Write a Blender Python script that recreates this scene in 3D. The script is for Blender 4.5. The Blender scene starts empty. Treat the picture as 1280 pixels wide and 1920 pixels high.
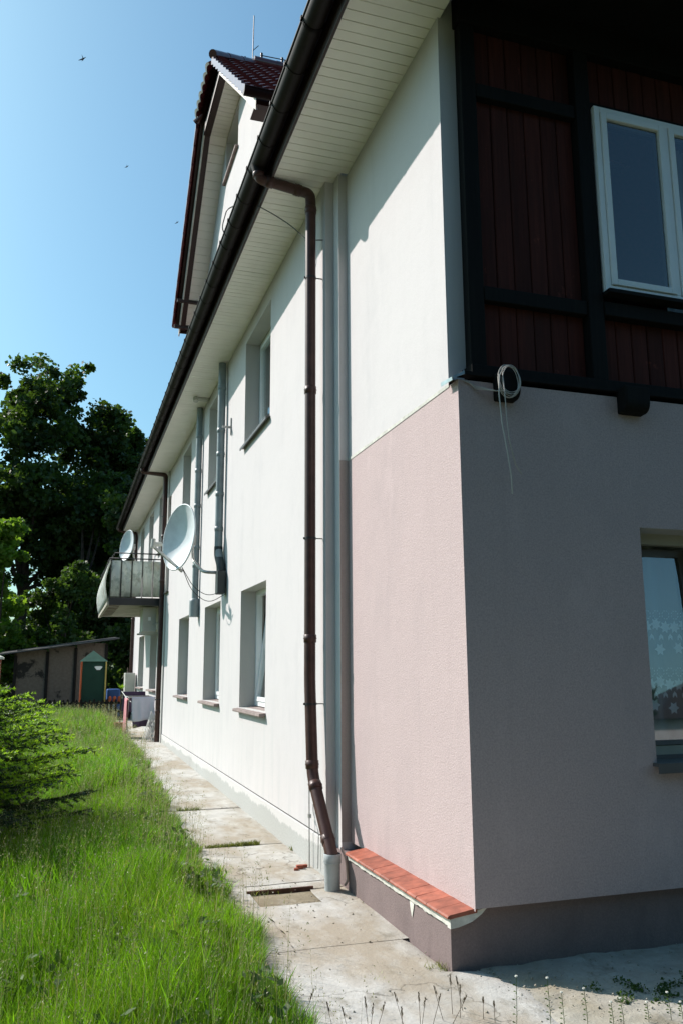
import bpy, bmesh, math, random
import numpy as np
from mathutils import Vector, Matrix

random.seed(7)
RNG = np.random.default_rng(11)
S = bpy.context.scene
COL = S.collection

# ------------------------------------------------------------------ camera
FPX, YAW, PIT, ROL = 1556.6, .31794851, .18829377, -.0055
cy_, sy_, cp_, sp_ = math.cos(YAW), math.sin(YAW), math.cos(PIT), math.sin(PIT)
Fv = Vector((sy_*cp_, cy_*cp_, sp_)); Rv = Vector((cy_, -sy_, 0)); Uv = Rv.cross(Fv)
R2 = math.cos(ROL)*Rv + math.sin(ROL)*Uv; U2 = -math.sin(ROL)*Rv + math.cos(ROL)*Uv
cd = bpy.data.cameras.new('camera'); cam = bpy.data.objects.new('camera', cd); COL.objects.link(cam)
cam.matrix_world = Matrix(((R2.x, U2.x, -Fv.x, 0), (R2.y, U2.y, -Fv.y, 0), (R2.z, U2.z, -Fv.z, 1.6), (0, 0, 0, 1)))
cd.sensor_fit = 'HORIZONTAL'; cd.sensor_width = 36; cd.lens = 36*FPX/1280
cd.clip_start = .05; cd.clip_end = 2000
S.camera = cam

# ------------------------------------------------------------------ sky and sun
SUN = Vector((-1, .95, 1.1)).normalized()
EL = math.asin(SUN.z); AZ = math.atan2(SUN.x, SUN.y)
w = bpy.data.worlds.new("World"); S.world = w; w.use_nodes = True
wn = w.node_tree
sky = wn.nodes.new('ShaderNodeTexSky'); sky.sky_type = 'NISHITA'; sky.sun_disc = False
sky.sun_elevation = EL; sky.sun_rotation = AZ
sky.air_density = 1.2; sky.dust_density = 2.3; sky.ozone_density = 1.1
bg = wn.nodes['Background']; bg.inputs[1].default_value = .10
tint = wn.nodes.new('ShaderNodeMix'); tint.data_type = 'RGBA'; tint.blend_type = 'MULTIPLY'; tint.inputs[0].default_value = 1
tint.inputs[7].default_value = (.74, 1.15, 1.26, 1)
wn.links.new(sky.outputs[0], tint.inputs[6]); wn.links.new(tint.outputs[2], bg.inputs[0])
sd = bpy.data.lights.new('sun', 'SUN'); sun = bpy.data.objects.new('sun', sd); COL.objects.link(sun)
sd.energy = 5.0; sd.angle = math.radians(.5); sd.color = (1, .91, .86)
sun.rotation_euler = SUN.to_track_quat('Z', 'Y').to_euler()
S.view_settings.view_transform = 'Standard'; S.view_settings.look = 'None'
S.view_settings.gamma = 1; S.view_settings.use_curve_mapping = False
S.view_settings.exposure = .32

# ------------------------------------------------------------------ helpers: objects
WP = {}                                     # world translation of every object that may be a parent
def tag(o, label=None, cat=None, group=None, kind=None):
    if label: o['label'] = label
    if cat: o['category'] = cat
    if group: o['group'] = group
    if kind: o['kind'] = kind
    return o
def attach(o, parent):
    if parent is not None:
        o.parent = parent
        o.matrix_parent_inverse = Matrix.Translation(-WP[parent.name])
    WP[o.name] = Vector(o.location)
def empty(name, loc, label, cat, group=None):
    o = bpy.data.objects.new(name, None); COL.objects.link(o); o.location = loc
    o.empty_display_size = .2
    WP[o.name] = Vector(loc)
    return tag(o, label, cat, group)
def place(name, mesh, loc, parent=None, rot=None):
    o = bpy.data.objects.new(name, mesh); COL.objects.link(o); o.location = loc
    if rot: o.rotation_euler = rot
    attach(o, parent)
    return o
class MB:
    """collects faces; build() links ONE mesh object"""
    def __init__(s): s.v = []; s.f = []; s.m = []; s.sm = []
    def add(s, vs, fs, mi=0, smooth=False):
        b = len(s.v); s.v += [tuple(p) for p in vs]
        for f in fs: s.f.append([b+i for i in f]); s.m.append(mi); s.sm.append(smooth)
        return s
    def quad(s, a, b, c, d, mi=0): return s.add([a, b, c, d], [(0, 1, 2, 3)], mi)
    def box(s, x0, x1, y0, y1, z0, z1, mi=0):
        v = [(x, y, z) for z in (z0, z1) for y in (y0, y1) for x in (x0, x1)]
        return s.add(v, [(0, 2, 3, 1), (4, 5, 7, 6), (0, 1, 5, 4), (2, 6, 7, 3), (0, 4, 6, 2), (1, 3, 7, 5)], mi)
    def beam(s, a, b, wd, ht, up=(0, 0, 1), mi=0):
        a = Vector(a); b = Vector(b); d = (b-a).normalized(); u = Vector(up)
        sd_ = d.cross(u).normalized(); u = sd_.cross(d).normalized()
        v = [p + sd_*sx*wd/2 + u*sz*ht/2 for p in (a, b) for sx, sz in ((-1, -1), (1, -1), (1, 1), (-1, 1))]
        return s.add(v, [(3, 2, 1, 0), (4, 5, 6, 7), (0, 1, 5, 4), (1, 2, 6, 5), (2, 3, 7, 6), (3, 0, 4, 7)], mi)
    def tube(s, path, r, n=10, caps=True, mi=0, smooth=True):
        P = [Vector(p) for p in path]; rr = r if isinstance(r, (list, tuple)) else [r]*len(P)
        ref = None; rings = []
        for i, p in enumerate(P):
            t = (P[min(i+1, len(P)-1)] - P[max(i-1, 0)])
            t = t.normalized() if t.length > 1e-9 else Vector((0, 0, 1))
            if ref is None: ref = t.orthogonal().normalized()
            ref = (ref - t*ref.dot(t)); ref = ref.normalized() if ref.length > 1e-6 else t.orthogonal().normalized()
            q = t.cross(ref)
            rings.append([p + (ref*math.cos(a) + q*math.sin(a))*rr[i] for a in [2*math.pi*k/n for k in range(n)]])
        vs = [v for rg in rings for v in rg]; fs = []
        for i in range(len(P)-1):
            for k in range(n):
                fs.append((i*n+k, i*n+(k+1) % n, (i+1)*n+(k+1) % n, (i+1)*n+k))
        s.add(vs, fs, mi, smooth)
        if caps:
            s.add(rings[0], [tuple(reversed(range(n)))], mi); s.add(rings[-1], [tuple(range(n))], mi)
        return s
    def grid(s, fn, nu, nv, mi=0, smooth=True):
        vs = [fn(i/nu, j/nv) for j in range(nv+1) for i in range(nu+1)]
        fs = [(j*(nu+1)+i, j*(nu+1)+i+1, (j+1)*(nu+1)+i+1, (j+1)*(nu+1)+i) for j in range(nv) for i in range(nu)]
        return s.add(vs, fs, mi, smooth)
    def prism(s, poly, axis, a, b, mi=0):
        """poly: 2-D points; axis 'x','y','z' extruded from a to b"""
        def P(p, t):
            return {'x': (t, p[0], p[1]), 'y': (p[0], t, p[1]), 'z': (p[0], p[1], t)}[axis]
        n = len(poly); vs = [P(p, a) for p in poly] + [P(p, b) for p in poly]
        fs = [tuple(range(n)), tuple(reversed(range(n, 2*n)))] + [(i, (i+1) % n, n+(i+1) % n, n+i) for i in range(n)]
        return s.add(vs, fs, mi)
    def build(s, name, mats, parent=None, bevel=0, origin=None, fixn=True):
        me = bpy.data.meshes.new(name)
        vs = np.array(s.v, dtype=float)
        c = Vector(origin) if origin is not None else Vector(((vs.min(0)+vs.max(0))/2).tolist())
        me.from_pydata([(x-c.x, y-c.y, z-c.z) for x, y, z in s.v], [], s.f)
        mats = mats if isinstance(mats, (list, tuple)) else [mats]
        for m in mats: me.materials.append(m)
        me.polygons.foreach_set('material_index', s.m); me.polygons.foreach_set('use_smooth', s.sm)
        if fixn:
            bm = bmesh.new(); bm.from_mesh(me); bmesh.ops.recalc_face_normals(bm, faces=bm.faces); bm.to_mesh(me); bm.free()
        o = place(name, me, c, parent)
        if bevel:
            b = o.modifiers.new('bevel', 'BEVEL'); b.width = bevel; b.segments = 2; b.limit_method = 'ANGLE'
        return o
def fastmesh(name, V, F, mats, parent=None, col=None, mi=None, smooth=False, loc=(0, 0, 0)):
    V = np.asarray(V, dtype=np.float32).reshape(-1, 3); F = np.asarray(F, dtype=np.int32); k = F.shape[1]
    me = bpy.data.meshes.new(name)
    me.vertices.add(len(V)); me.vertices.foreach_set('co', (V-np.array(loc, dtype=np.float32)).ravel())
    me.loops.add(F.size); me.loops.foreach_set('vertex_index', F.ravel())
    me.polygons.add(len(F)); me.polygons.foreach_set('loop_start', np.arange(len(F), dtype=np.int32)*k)
    me.polygons.foreach_set('loop_total', np.full(len(F), k, dtype=np.int32))
    for m in (mats if isinstance(mats, (list, tuple)) else [mats]): me.materials.append(m)
    if mi is not None: me.polygons.foreach_set('material_index', np.asarray(mi, dtype=np.int32))
    if smooth: me.polygons.foreach_set('use_smooth', np.ones(len(F), dtype=bool))
    if col is not None:
        a = me.attributes.new('Col', 'FLOAT_COLOR', 'POINT')
        c4 = np.ones((len(V), 4), dtype=np.float32); c4[:, :3] = col; a.data.foreach_set('color', c4.ravel())
    me.update(calc_edges=True)
    return place(name, me, loc, parent)

# ------------------------------------------------------------------ helpers: materials
def newmat(name):
    m = bpy.data.materials.new(name); m.use_nodes = True
    nt = m.node_tree; return m, nt, nt.nodes['Principled BSDF']
def nd(nt, t, **kw):
    n = nt.nodes.new(t)
    for k, v in kw.items(): setattr(n, k, v)
    return n
def posmap(nt, scale):
    g = nd(nt, 'ShaderNodeNewGeometry'); mp = nd(nt, 'ShaderNodeMapping')
    mp.inputs['Scale'].default_value = scale if isinstance(scale, (tuple, list)) else (scale,)*3
    nt.links.new(g.outputs['Position'], mp.inputs['Vector']); return mp.outputs[0]
def noise(nt, scale, detail=4, rough=.55, vec=None):
    n = nd(nt, 'ShaderNodeTexNoise'); n.inputs['Scale'].default_value = 1; n.inputs['Detail'].default_value = detail
    n.inputs['Roughness'].default_value = rough
    nt.links.new(vec if vec is not None else posmap(nt, scale), n.inputs['Vector']); return n.outputs['Fac']
def ramp(nt, src, p0, p1, c0=(0, 0, 0, 1), c1=(1, 1, 1, 1)):
    r = nd(nt, 'ShaderNodeValToRGB'); e = r.color_ramp.elements
    e[0].position = p0; e[1].position = p1; e[0].color = c0; e[1].color = c1
    nt.links.new(src, r.inputs[0]); return r.outputs[0]
def mix(nt, fac, a, b, mode='MIX'):
    m = nd(nt, 'ShaderNodeMix'); m.data_type = 'RGBA'; m.blend_type = mode
    for sock, v in ((m.inputs[0], fac), (m.inputs[6], a), (m.inputs[7], b)):
        if isinstance(v, bpy.types.NodeSocket): nt.links.new(v, sock)
        elif isinstance(v, (int, float)): sock.default_value = v
        else: sock.default_value = (*v[:3], 1)
    return m.outputs[2]
def math_(nt, op, a, b=0.0, clamp=False):
    m = nd(nt, 'ShaderNodeMath', operation=op); m.use_clamp = clamp
    for sock, v in ((m.inputs[0], a), (m.inputs[1], b)):
        if isinstance(v, bpy.types.NodeSocket): nt.links.new(v, sock)
        else: sock.default_value = v
    return m.outputs[0]
def bump(nt, bsdf, src, strength, dist=.01, prev=None):
    b = nd(nt, 'ShaderNodeBump'); b.inputs['Strength'].default_value = strength; b.inputs['Distance'].default_value = dist
    nt.links.new(src, b.inputs['Height'])
    if prev is not None: nt.links.new(prev, b.inputs['Normal'])
    nt.links.new(b.outputs[0], bsdf.inputs['Normal']); return b.outputs[0]
def sepz(nt):
    g = nd(nt, 'ShaderNodeNewGeometry'); s = nd(nt, 'ShaderNodeSeparateXYZ'); nt.links.new(g.outputs['Position'], s.inputs[0]); return s
def simple(name, col, rough=.6, metal=0, spec=.4, var=.12, vs=3, bmp=0, bs=150, coat=0):
    m, nt, b = newmat(name)
    n = noise(nt, vs, 5)
    c0 = [c*(1-var*1.6) for c in col]; c1 = [min(1, c*(1+var*1.3)) for c in col]
    nt.links.new(mix(nt, ramp(nt, n, .3, .7), c0, c1), b.inputs['Base Color'])
    b.inputs['Roughness'].default_value = rough; b.inputs['Metallic'].default_value = metal
    b.inputs['Specular IOR Level'].default_value = spec
    if coat: b.inputs['Coat Weight'].default_value = coat
    if bmp: bump(nt, b, noise(nt, bs, 3), bmp, .004)
    return m
def stucco(name, col, grain, gstr, speck=.12, stains=None):
    m, nt, b = newmat(name)
    g = noise(nt, grain, 3, .7)
    big = noise(nt, .7, 5, .6); mid = noise(nt, (2.5, 2.5, 1.1), 5, .65)
    c = mix(nt, ramp(nt, g, .32, .68), [x*(1-speck) for x in col], [min(1, x*(1+speck*.6)) for x in col])
    c = mix(nt, math_(nt, 'MULTIPLY', ramp(nt, big, .42, .72), .22), c, [col[0]*.82, col[1]*.83, col[2]*.84])
    c = mix(nt, math_(nt, 'MULTIPLY', ramp(nt, noise(nt, (7, 7, .5), 5, .7), .56, .78), .22), c, [col[0]*.80, col[1]*.80, col[2]*.80])
    c = mix(nt, math_(nt, 'MULTIPLY', ramp(nt, mid, .52, .75), .34), c, [col[0]*.74, col[1]*.76, col[2]*.78])
    if stains == 'base':      # rain splash and streaks towards the foot of the wall, drips of whitewash over grey plinth
        s = sepz(nt)
        st = noise(nt, (9, 9, .55), 5, .7)
        f = math_(nt, 'SUBTRACT', 1.15, math_(nt, 'MULTIPLY', s.outputs[2], .72), True)
        f = math_(nt, 'MULTIPLY', f, ramp(nt, st, .50, .72))
        c = mix(nt, math_(nt, 'MULTIPLY', f, .55), c, [.42, .45, .45])
        st2 = noise(nt, (6, 6, .12), 4, .7)
        c = mix(nt, math_(nt, 'MULTIPLY', ramp(nt, st2, .58, .76), .42), c, [.50, .52, .52])
    if stains == 'splash':
        s = sepz(nt); sp = noise(nt, (5, 5, 2.5), 6, .75)
        f = math_(nt, 'SUBTRACT', .95, math_(nt, 'MULTIPLY', s.outputs[2], 1.5), True)
        f = math_(nt, 'MULTIPLY', f, ramp(nt, sp, .40, .66))
        c = mix(nt, math_(nt, 'MULTIPLY', f, .42), c, [x*.55 for x in col])
        pw = noise(nt, (1.6, 1.6, .9), 7, .72)
        c = mix(nt, math_(nt, 'MULTIPLY', ramp(nt, pw, .55, .72), .38), c, [min(1, x*1.28) for x in col])
        sv = noise(nt, (10, 10, .35), 5, .7)
        c = mix(nt, math_(nt, 'MULTIPLY', ramp(nt, sv, .58, .74), .22), c, [x*.72 for x in col])
    nt.links.new(c, b.inputs['Base Color'])
    b.inputs['Roughness'].default_value = .92; b.inputs['Specular IOR Level'].default_value = .15
    n1 = bump(nt, b, g, gstr, .004)
    bump(nt, b, noise(nt, 6, 4), .25, .012, n1)
    return m
def glassmat(name, tint=(.9, .95, .95), r=.02, k=1.8):
    m, nt, b = newmat(name); nt.nodes.remove(b)
    out = nt.nodes['Material Output']
    tr = nd(nt, 'ShaderNodeBsdfTransparent'); tr.inputs[0].default_value = (*tint, 1)
    gl = nd(nt, 'ShaderNodeBsdfGlossy'); gl.inputs['Roughness'].default_value = r
    fr = nd(nt, 'ShaderNodeFresnel'); fr.inputs[0].default_value = 1.6
    g = nd(nt, 'ShaderNodeNewGeometry')
    f2 = math_(nt, 'MULTIPLY', math_(nt, 'MULTIPLY', fr.outputs[0], k, True), math_(nt, 'SUBTRACT', 1.0, g.outputs['Backfacing']))
    mx = nd(nt, 'ShaderNodeMixShader')
    nt.links.new(f2, mx.inputs[0]); nt.links.new(tr.outputs[0], mx.inputs[1]); nt.links.new(gl.outputs[0], mx.inputs[2])
    nt.links.new(mx.outputs[0], out.inputs[0]); return m
def leafmat(name, c0, c1, trans=.45, vs=.5, attr=False, tboost=1.0, rough=.5, tcol=None):
    m, nt, b = newmat(name); out = nt.nodes['Material Output']
    if attr:
        a = nd(nt, 'ShaderNodeAttribute'); a.attribute_name = 'Col'; c = a.outputs['Color']
    else:
        c = mix(nt, ramp(nt, noise(nt, vs, 4), .35, .68), c0, c1)
    nt.links.new(c, b.inputs['Base Color']); b.inputs['Roughness'].default_value = rough
    b.inputs['Specular IOR Level'].default_value = .35
    t = nd(nt, 'ShaderNodeBsdfTranslucent')
    tc = mix(nt, 1.0, c, tcol or (1.5*tboost, 1.55*tboost, .55*tboost), 'MULTIPLY'); nt.links.new(tc, t.inputs[0])
    mx = nd(nt, 'ShaderNodeMixShader'); mx.inputs[0].default_value = trans
    nt.links.new(b.outputs[0], mx.inputs[1]); nt.links.new(t.outputs[0], mx.inputs[2]); nt.links.new(mx.outputs[0], out.inputs[0])
    return m

M_WHITE = stucco('white_render', (.60, .578, .578), 130, .25, .04, 'base')
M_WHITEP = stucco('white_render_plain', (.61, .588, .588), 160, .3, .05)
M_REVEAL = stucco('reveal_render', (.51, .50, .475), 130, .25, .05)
M_PINK = stucco('pink_roughcast', (.52, .42, .415), 95, .85, .20, 'splash')
M_PINKSH = stucco('shade_toned_pink_render', (.42, .37, .35), 110, .4, .1)  # pink render with shade put into its colour, for the pilaster's camera-facing side
M_MAUVE = stucco('mauve_roughcast', (.235, .185, .18), 110, .8, .18, 'splash')
M_MORTAR = simple('mortar', (.62, .62, .56), .9, var=.15, vs=14, bmp=.6, bs=60)
M_SOFFIT = simple('cream_soffit', (.90, .875, .79), .42, var=.03, spec=.4)
M_BROWN = simple('brown_metal', (.070, .034, .028), .42, spec=.35, var=.2, vs=9, bmp=.05)
M_GUTTER = simple('dark_gutter', (.011, .008, .007), .58, spec=.18, var=.25, vs=6)
M_FASCIA = simple('dark_fascia', (.035, .018, .015), .5, var=.2)
M_GREYPIPE = simple('grey_pipe', (.23, .28, .29), .45, var=.12, vs=7)
M_BLACKPIPE = simple('black_pipe', (.03, .04, .042), .5, var=.1)
M_PVC = simple('grey_pvc', (.42, .46, .47), .5, var=.1, vs=12, bmp=.1)
M_TERRA = simple('terracotta_glaze', (.34, .105, .065), .5, var=.22, vs=14, bmp=.25, bs=80)
def vary(m, amt):                           # each piece its own tone
    nt = m.node_tree; b = nt.nodes['Principled BSDF']; src = b.inputs['Base Color'].links[0].from_socket
    oi = nd(nt, 'ShaderNodeObjectInfo'); v = math_(nt, 'ADD', math_(nt, 'MULTIPLY', oi.outputs['Random'], amt*2), 1-amt)
    cb = nd(nt, 'ShaderNodeCombineColor'); [nt.links.new(v, cb.inputs[i]) for i in range(3)]
    nt.links.new(mix(nt, 1.0, src, cb.outputs[0], 'MULTIPLY'), b.inputs['Base Color'])
vary(M_TERRA, .16)
M_TIMBER = None
def woodmat(name, c0, c1, c2):
    m, nt, b = newmat(name)
    g = noise(nt, (34, 34, 1.6), 6, .7); k = noise(nt, (5, 5, 1.2), 4); w_ = noise(nt, (12, 12, 7), 5, .75)
    c = mix(nt, ramp(nt, g, .3, .7), c0, c1); c = mix(nt, math_(nt, 'MULTIPLY', ramp(nt, k, .45, .7), .6), c, c2)
    c = mix(nt, math_(nt, 'MULTIPLY', ramp(nt, w_, .64, .72), .5), c, [x*2.2 for x in c1])
    nt.links.new(c, b.inputs['Base Color']); b.inputs['Roughness'].default_value = .8; b.inputs['Specular IOR Level'].default_value = .2
    bump(nt, b, g, .5, .004); return m
M_BOARD = woodmat('oxblood_board', (.050, .012, .009), (.095, .024, .017), (.040, .014, .011)); vary(M_BOARD, .22)
M_TIMBER = woodmat('black_timber', (.005, .005, .005), (.011, .010, .009), (.007, .006, .005))
M_FRAME = simple('white_window_frame', (.88, .90, .90), .28, var=.03)
M_OLIVEFR = simple('grey_window_frame', (.40, .39, .31), .4, var=.05)
M_GLASS = glassmat('window_glass')
M_GLASS2 = glassmat('coated_double_glass', k=3.2)
M_SILL = simple('dark_metal_sill', (.11, .11, .11), .4, var=.15)
M_SILLB = simple('brown_stone_sill', (.26, .205, .19), .75, var=.2, vs=18, bmp=.3)
M_ZINC = simple('zinc', (.45, .48, .49), .35, .8, var=.12, vs=8)
M_STEEL = simple('galvanised_steel', (.42, .43, .42), .45, .5, var=.2, vs=20)
M_RUST = simple('rusty_steel', (.10, .045, .03), .8, var=.35, vs=20, bmp=.3)
M_DARKMET = simple('dark_metal', (.03, .03, .032), .45, var=.2)
M_DISH = simple('dish_paint', (.66, .72, .73), .45, var=.07, vs=6)
M_TILE = simple('glazed_roof_tile', (.11, .028, .030), .28, spec=.6, var=.3, vs=10, coat=.3)
M_WOODW = simple('weathered_bargeboard', (.62, .60, .55), .7, var=.15, vs=6, bmp=.3)
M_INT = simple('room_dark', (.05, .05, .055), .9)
M_CABLE = simple('white_cable', (.50, .48, .45), .6, var=.08)
M_CABLEB = simple('black_cable', (.02, .02, .02), .5)
M_BRICK = simple('red_brick', (.30, .085, .05), .85, var=.3, vs=14, bmp=.4)
M_CLOTHW = simple('lilac_cloth', (.62, .62, .72), .9, var=.04)
M_CLOTHP = simple('pink_cloth', (.58, .25, .27), .9, var=.06)
M_CLOTHD = simple('plum_cloth', (.10, .065, .12), .9, var=.1)
M_BLUE = simple('blue_plastic', (.03, .10, .30), .5, var=.1)
M_ORANGE = simple('orange_plastic', (.5, .10, .03), .5, var=.1)
M_TENT = simple('dark_green_canvas', (.012, .05, .034), .8, var=.1)
M_TENTR = simple('pale_green_canvas', (.05, .13, .09), .8, var=.1)
M_YELLOW = simple('yellow_tube', (.50, .38, .10), .6)
M_AC = simple('beige_metal_case', (.52, .52, .47), .5, var=.08)
M_BARK = simple('bark', (.055, .040, .030), .95, var=.35, vs=9, bmp=.8, bs=30)
M_FENCE = simple('old_dark_picket', (.016, .013, .011), .9, var=.3, vs=8)

def concrete_mat(name, base, brown, crack=True):
    m, nt, b = newmat(name)
    f = noise(nt, 60, 5, .7); md = noise(nt, 7, 6, .7); bg_ = noise(nt, (1.9, .9, 1), 6, .62)
    c = mix(nt, ramp(nt, md, .3, .7), [x*.80 for x in base], [min(1, x*1.14) for x in base])
    c = mix(nt, math_(nt, 'MULTIPLY', ramp(nt, bg_, .42, .60), .85), c, brown)
    st = noise(nt, (5, 3, 1), 6, .7)
    c = mix(nt, math_(nt, 'MULTIPLY', ramp(nt, st, .55, .72), .75), c, [.16, .135, .085])
    c = mix(nt, math_(nt, 'MULTIPLY', ramp(nt, f, .35, .65), .25), c, [x*.6 for x in base])
    pale = noise(nt, (3.2, 2.1, 1), 6, .7)
    c = mix(nt, math_(nt, 'MULTIPLY', ramp(nt, pale, .58, .70), .4), c, (.60, .59, .54))
    nt.links.new(c, b.inputs['Base Color']); b.inputs['Roughness'].default_value = .93
    b.inputs['Specular IOR Level'].default_value = .15
    n1 = bump(nt, b, f, .6, .006)
    if crack:
        v = nd(nt, 'ShaderNodeTexVoronoi', feature='DISTANCE_TO_EDGE'); v.inputs['Scale'].default_value = 1
        ad = nd(nt, 'ShaderNodeVectorMath', operation='ADD')
        no = nd(nt, 'ShaderNodeTexNoise'); no.inputs['Scale'].default_value = 3; no.inputs['Detail'].default_value = 5
        g = nd(nt, 'ShaderNodeNewGeometry'); nt.links.new(g.outputs['Position'], no.inputs['Vector'])
        sc = nd(nt, 'ShaderNodeVectorMath', operation='SCALE'); sc.inputs['Scale'].default_value = .35
        nt.links.new(no.outputs['Color'], sc.inputs[0])
        nt.links.new(posmap(nt, (.75, .6, .2)), ad.inputs[0]); nt.links.new(sc.outputs[0], ad.inputs[1])
        nt.links.new(ad.outputs[0], v.inputs['Vector'])
        cr = ramp(nt, v.outputs['Distance'], .0, .0045, (1, 1, 1, 1), (0, 0, 0, 1))
        c2 = mix(nt, math_(nt, 'MULTIPLY', cr, .65), c, (.09, .08, .06)); nt.links.new(c2, b.inputs['Base Color'])
    bump(nt, b, md, .5, .02, n1)
    return m
M_CONC = concrete_mat('old_concrete', (.52, .51, .475), (.34, .285, .21))
M_CONCD = concrete_mat('brown_stained_concrete', (.28, .24, .17), (.20, .155, .095))
M_SAND = concrete_mat('sandy_ground', (.43, .41, .35), (.33, .29, .21), False)
M_PLINTH = stucco('grey_cement_plinth', (.40, .41, .40), 60, .6, .1)
# whitewash with a dripped lower edge over grey cement
def plinthmat():
    m, nt, b = newmat('whitewashed_plinth')
    s = sepz(nt); n = noise(nt, (14, 14, 2.5), 5, .75); n2 = noise(nt, (1.1, 1.1, .2), 2)
    e = math_(nt, 'ADD', s.outputs[2], math_(nt, 'ADD', math_(nt, 'MULTIPLY', n, .16), math_(nt, 'MULTIPLY', n2, .22)))
    f = ramp(nt, e, .405, .415)
    g = noise(nt, 60, 4, .7)
    cg = mix(nt, ramp(nt, g, .3, .7), (.36, .37, .36), (.47, .48, .46)); cw = mix(nt, ramp(nt, g, .3, .7), (.54, .53, .52), (.61, .60, .59))
    nt.links.new(mix(nt, f, cg, cw), b.inputs['Base Color']); b.inputs['Roughness'].default_value = .93
    bump(nt, b, g, .6, .006); return m
M_PLINTHW = plinthmat()
def shedmat():
    m, nt, b = newmat('stained_plaster')
    n = noise(nt, .9, 7, .7); f = noise(nt, 12, 4)
    c = mix(nt, ramp(nt, f, .3, .7), (.15, .12, .095), (.21, .17, .135))
    c = mix(nt, ramp(nt, n, .56, .60), c, (.03, .026, .022))
    nt.links.new(c, b.inputs['Base Color']); b.inputs['Roughness'].default_value = .95; return m
M_SHED = shedmat()
def fibremat():
    m, nt, b = newmat('mottled_corrugated_sheet')
    n = noise(nt, (5, 5, 4), 6, .75); r = noise(nt, 2.2, 4)
    c = mix(nt, ramp(nt, n, .50, .60), (.74, .78, .75), (.36, .42, .40))
    c = mix(nt, math_(nt, 'MULTIPLY', ramp(nt, r, .56, .68), .7), c, (.36, .25, .13))
    nt.links.new(c, b.inputs['Base Color']); b.inputs['Roughness'].default_value = .7
    t = nd(nt, 'ShaderNodeBsdfTranslucent'); t.inputs[0].default_value = (.6, .64, .58, 1); mx = nd(nt, 'ShaderNodeMixShader'); mx.inputs[0].default_value = .4
    nt.links.new(b.outputs[0], mx.inputs[1]); nt.links.new(t.outputs[0], mx.inputs[2]); nt.links.new(mx.outputs[0], nt.nodes['Material Output'].inputs[0]); return m
M_FIBRE = fibremat()
def soilmat():
    m, nt, b = newmat('soil_and_turf')
    n = noise(nt, 3, 6); nt.links.new(mix(nt, ramp(nt, n, .35, .65), (.030, .036, .012), (.045, .055, .016)), b.inputs['Base Color'])
    b.inputs['Roughness'].default_value = 1; bump(nt, b, noise(nt, 25, 4), .8, .03); return m
M_SOIL = soilmat()
M_GRASS = leafmat('grass_blades', None, None, .50, attr=True, tboost=1.15)
M_SEED = leafmat('seed_heads', (.26, .29, .14), (.42, .40, .24), .3, vs=2, tcol=(1, 1, .7))
M_SEEDD = leafmat('dark_seed_heads', (.10, .085, .06), (.16, .13, .09), .2, vs=2, tcol=(1, 1, .8))
M_FLOWER = simple('white_petals', (.7, .7, .62), .6)
M_LEAFD = leafmat('dark_maple_leaves', (.026, .050, .014), (.060, .105, .022), .42, vs=.45, tboost=1.2)
M_LEAFL = leafmat('bright_maple_leaves', (.085, .15, .025), (.15, .25, .04), .55, vs=.7, tboost=1.3)
M_LEAFM = leafmat('green_leaves', (.04, .075, .02), (.07, .13, .03), .42, vs=.6)
M_LEAFW = leafmat('weed_leaves', (.05, .10, .025), (.10, .17, .05), .35, vs=4)
M_NEEDLE = leafmat('spruce_needles', (.018, .045, .022), (.035, .075, .03), .15, vs=2)
M_NEEDLEN = leafmat('new_spruce_needles', (.22, .38, .035), (.34, .52, .06), .5, vs=3)

def gz(y):                                  # the yard rises gently along the house
    return .0085*max(0, min(y, 60)-4.5)

# ------------------------------------------------------------------ setting: ground, path, dirt
mb = MB()
xs = [-300, -60, -20, -8, -4, -2, -1, 0, 1, 1.5, 2, 4, 12, 30, 300]; ys = [-300, -60, -20, -8, -2, 0, 4.5, 10, 20, 30, 60, 300, 700]
vs = [(x, y, gz(y)-.05) for y in ys for x in xs]; n = len(xs)
mb.add(vs, [(j*n+i, j*n+i+1, (j+1)*n+i+1, (j+1)*n+i) for j in range(len(ys)-1) for i in range(n-1)])
tag(mb.build('ground', M_SOIL), kind='structure')

def fbm(x, y, s=1.0):
    return (math.sin(x*3.1*s+y*1.7)+math.sin(x*1.3-y*4.3*s+1.3)+.5*math.sin(x*9.7*s+y*7.9)+.5*math.sin(x*12.1-y*13.3*s))/3
# path: a row of cast slabs along the wall, each its own piece
path = empty('concrete_path', (1.6, 4, 0), None, None); del_ = path
tag(path, kind='structure')
joints = [2.6, 5.03, 6.52, 7.93, 9.95, 12.4, 15.0, 17.7, 20.4, 23.2, 26.2]
def pslab(y0, y1, x0, x1, mat, dz=0, name='slab'):
    g = .009 if 5.9 < y0 < 8 else .0025
    nu, nv = max(2, int((x1-x0)/.07)), max(2, int((y1-y0)/.07))
    def fn(u, v):
        x = x0+(x1-x0)*u; y = y0+g+(y1-y0-2*g)*v
        e = (.008 if g > .005 else .003) if (u in (0, 1) or v in (0, 1)) else 0
        xx = x + (fbm(y*2, 3)*.03 if u == 0 else 0)
        return (xx, y, gz(y)+dz+fbm(x*1.5, y*1.5)*.0035-e)
    m = MB(); m.grid(fn, nu, nv)
    # skirts down into the ground
    m.box(x0+.01, x1-.01, y0+g, y1-g, gz(y0)-.12, gz(y0)+dz-.016)
    return m.build(name, mat, path)
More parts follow.
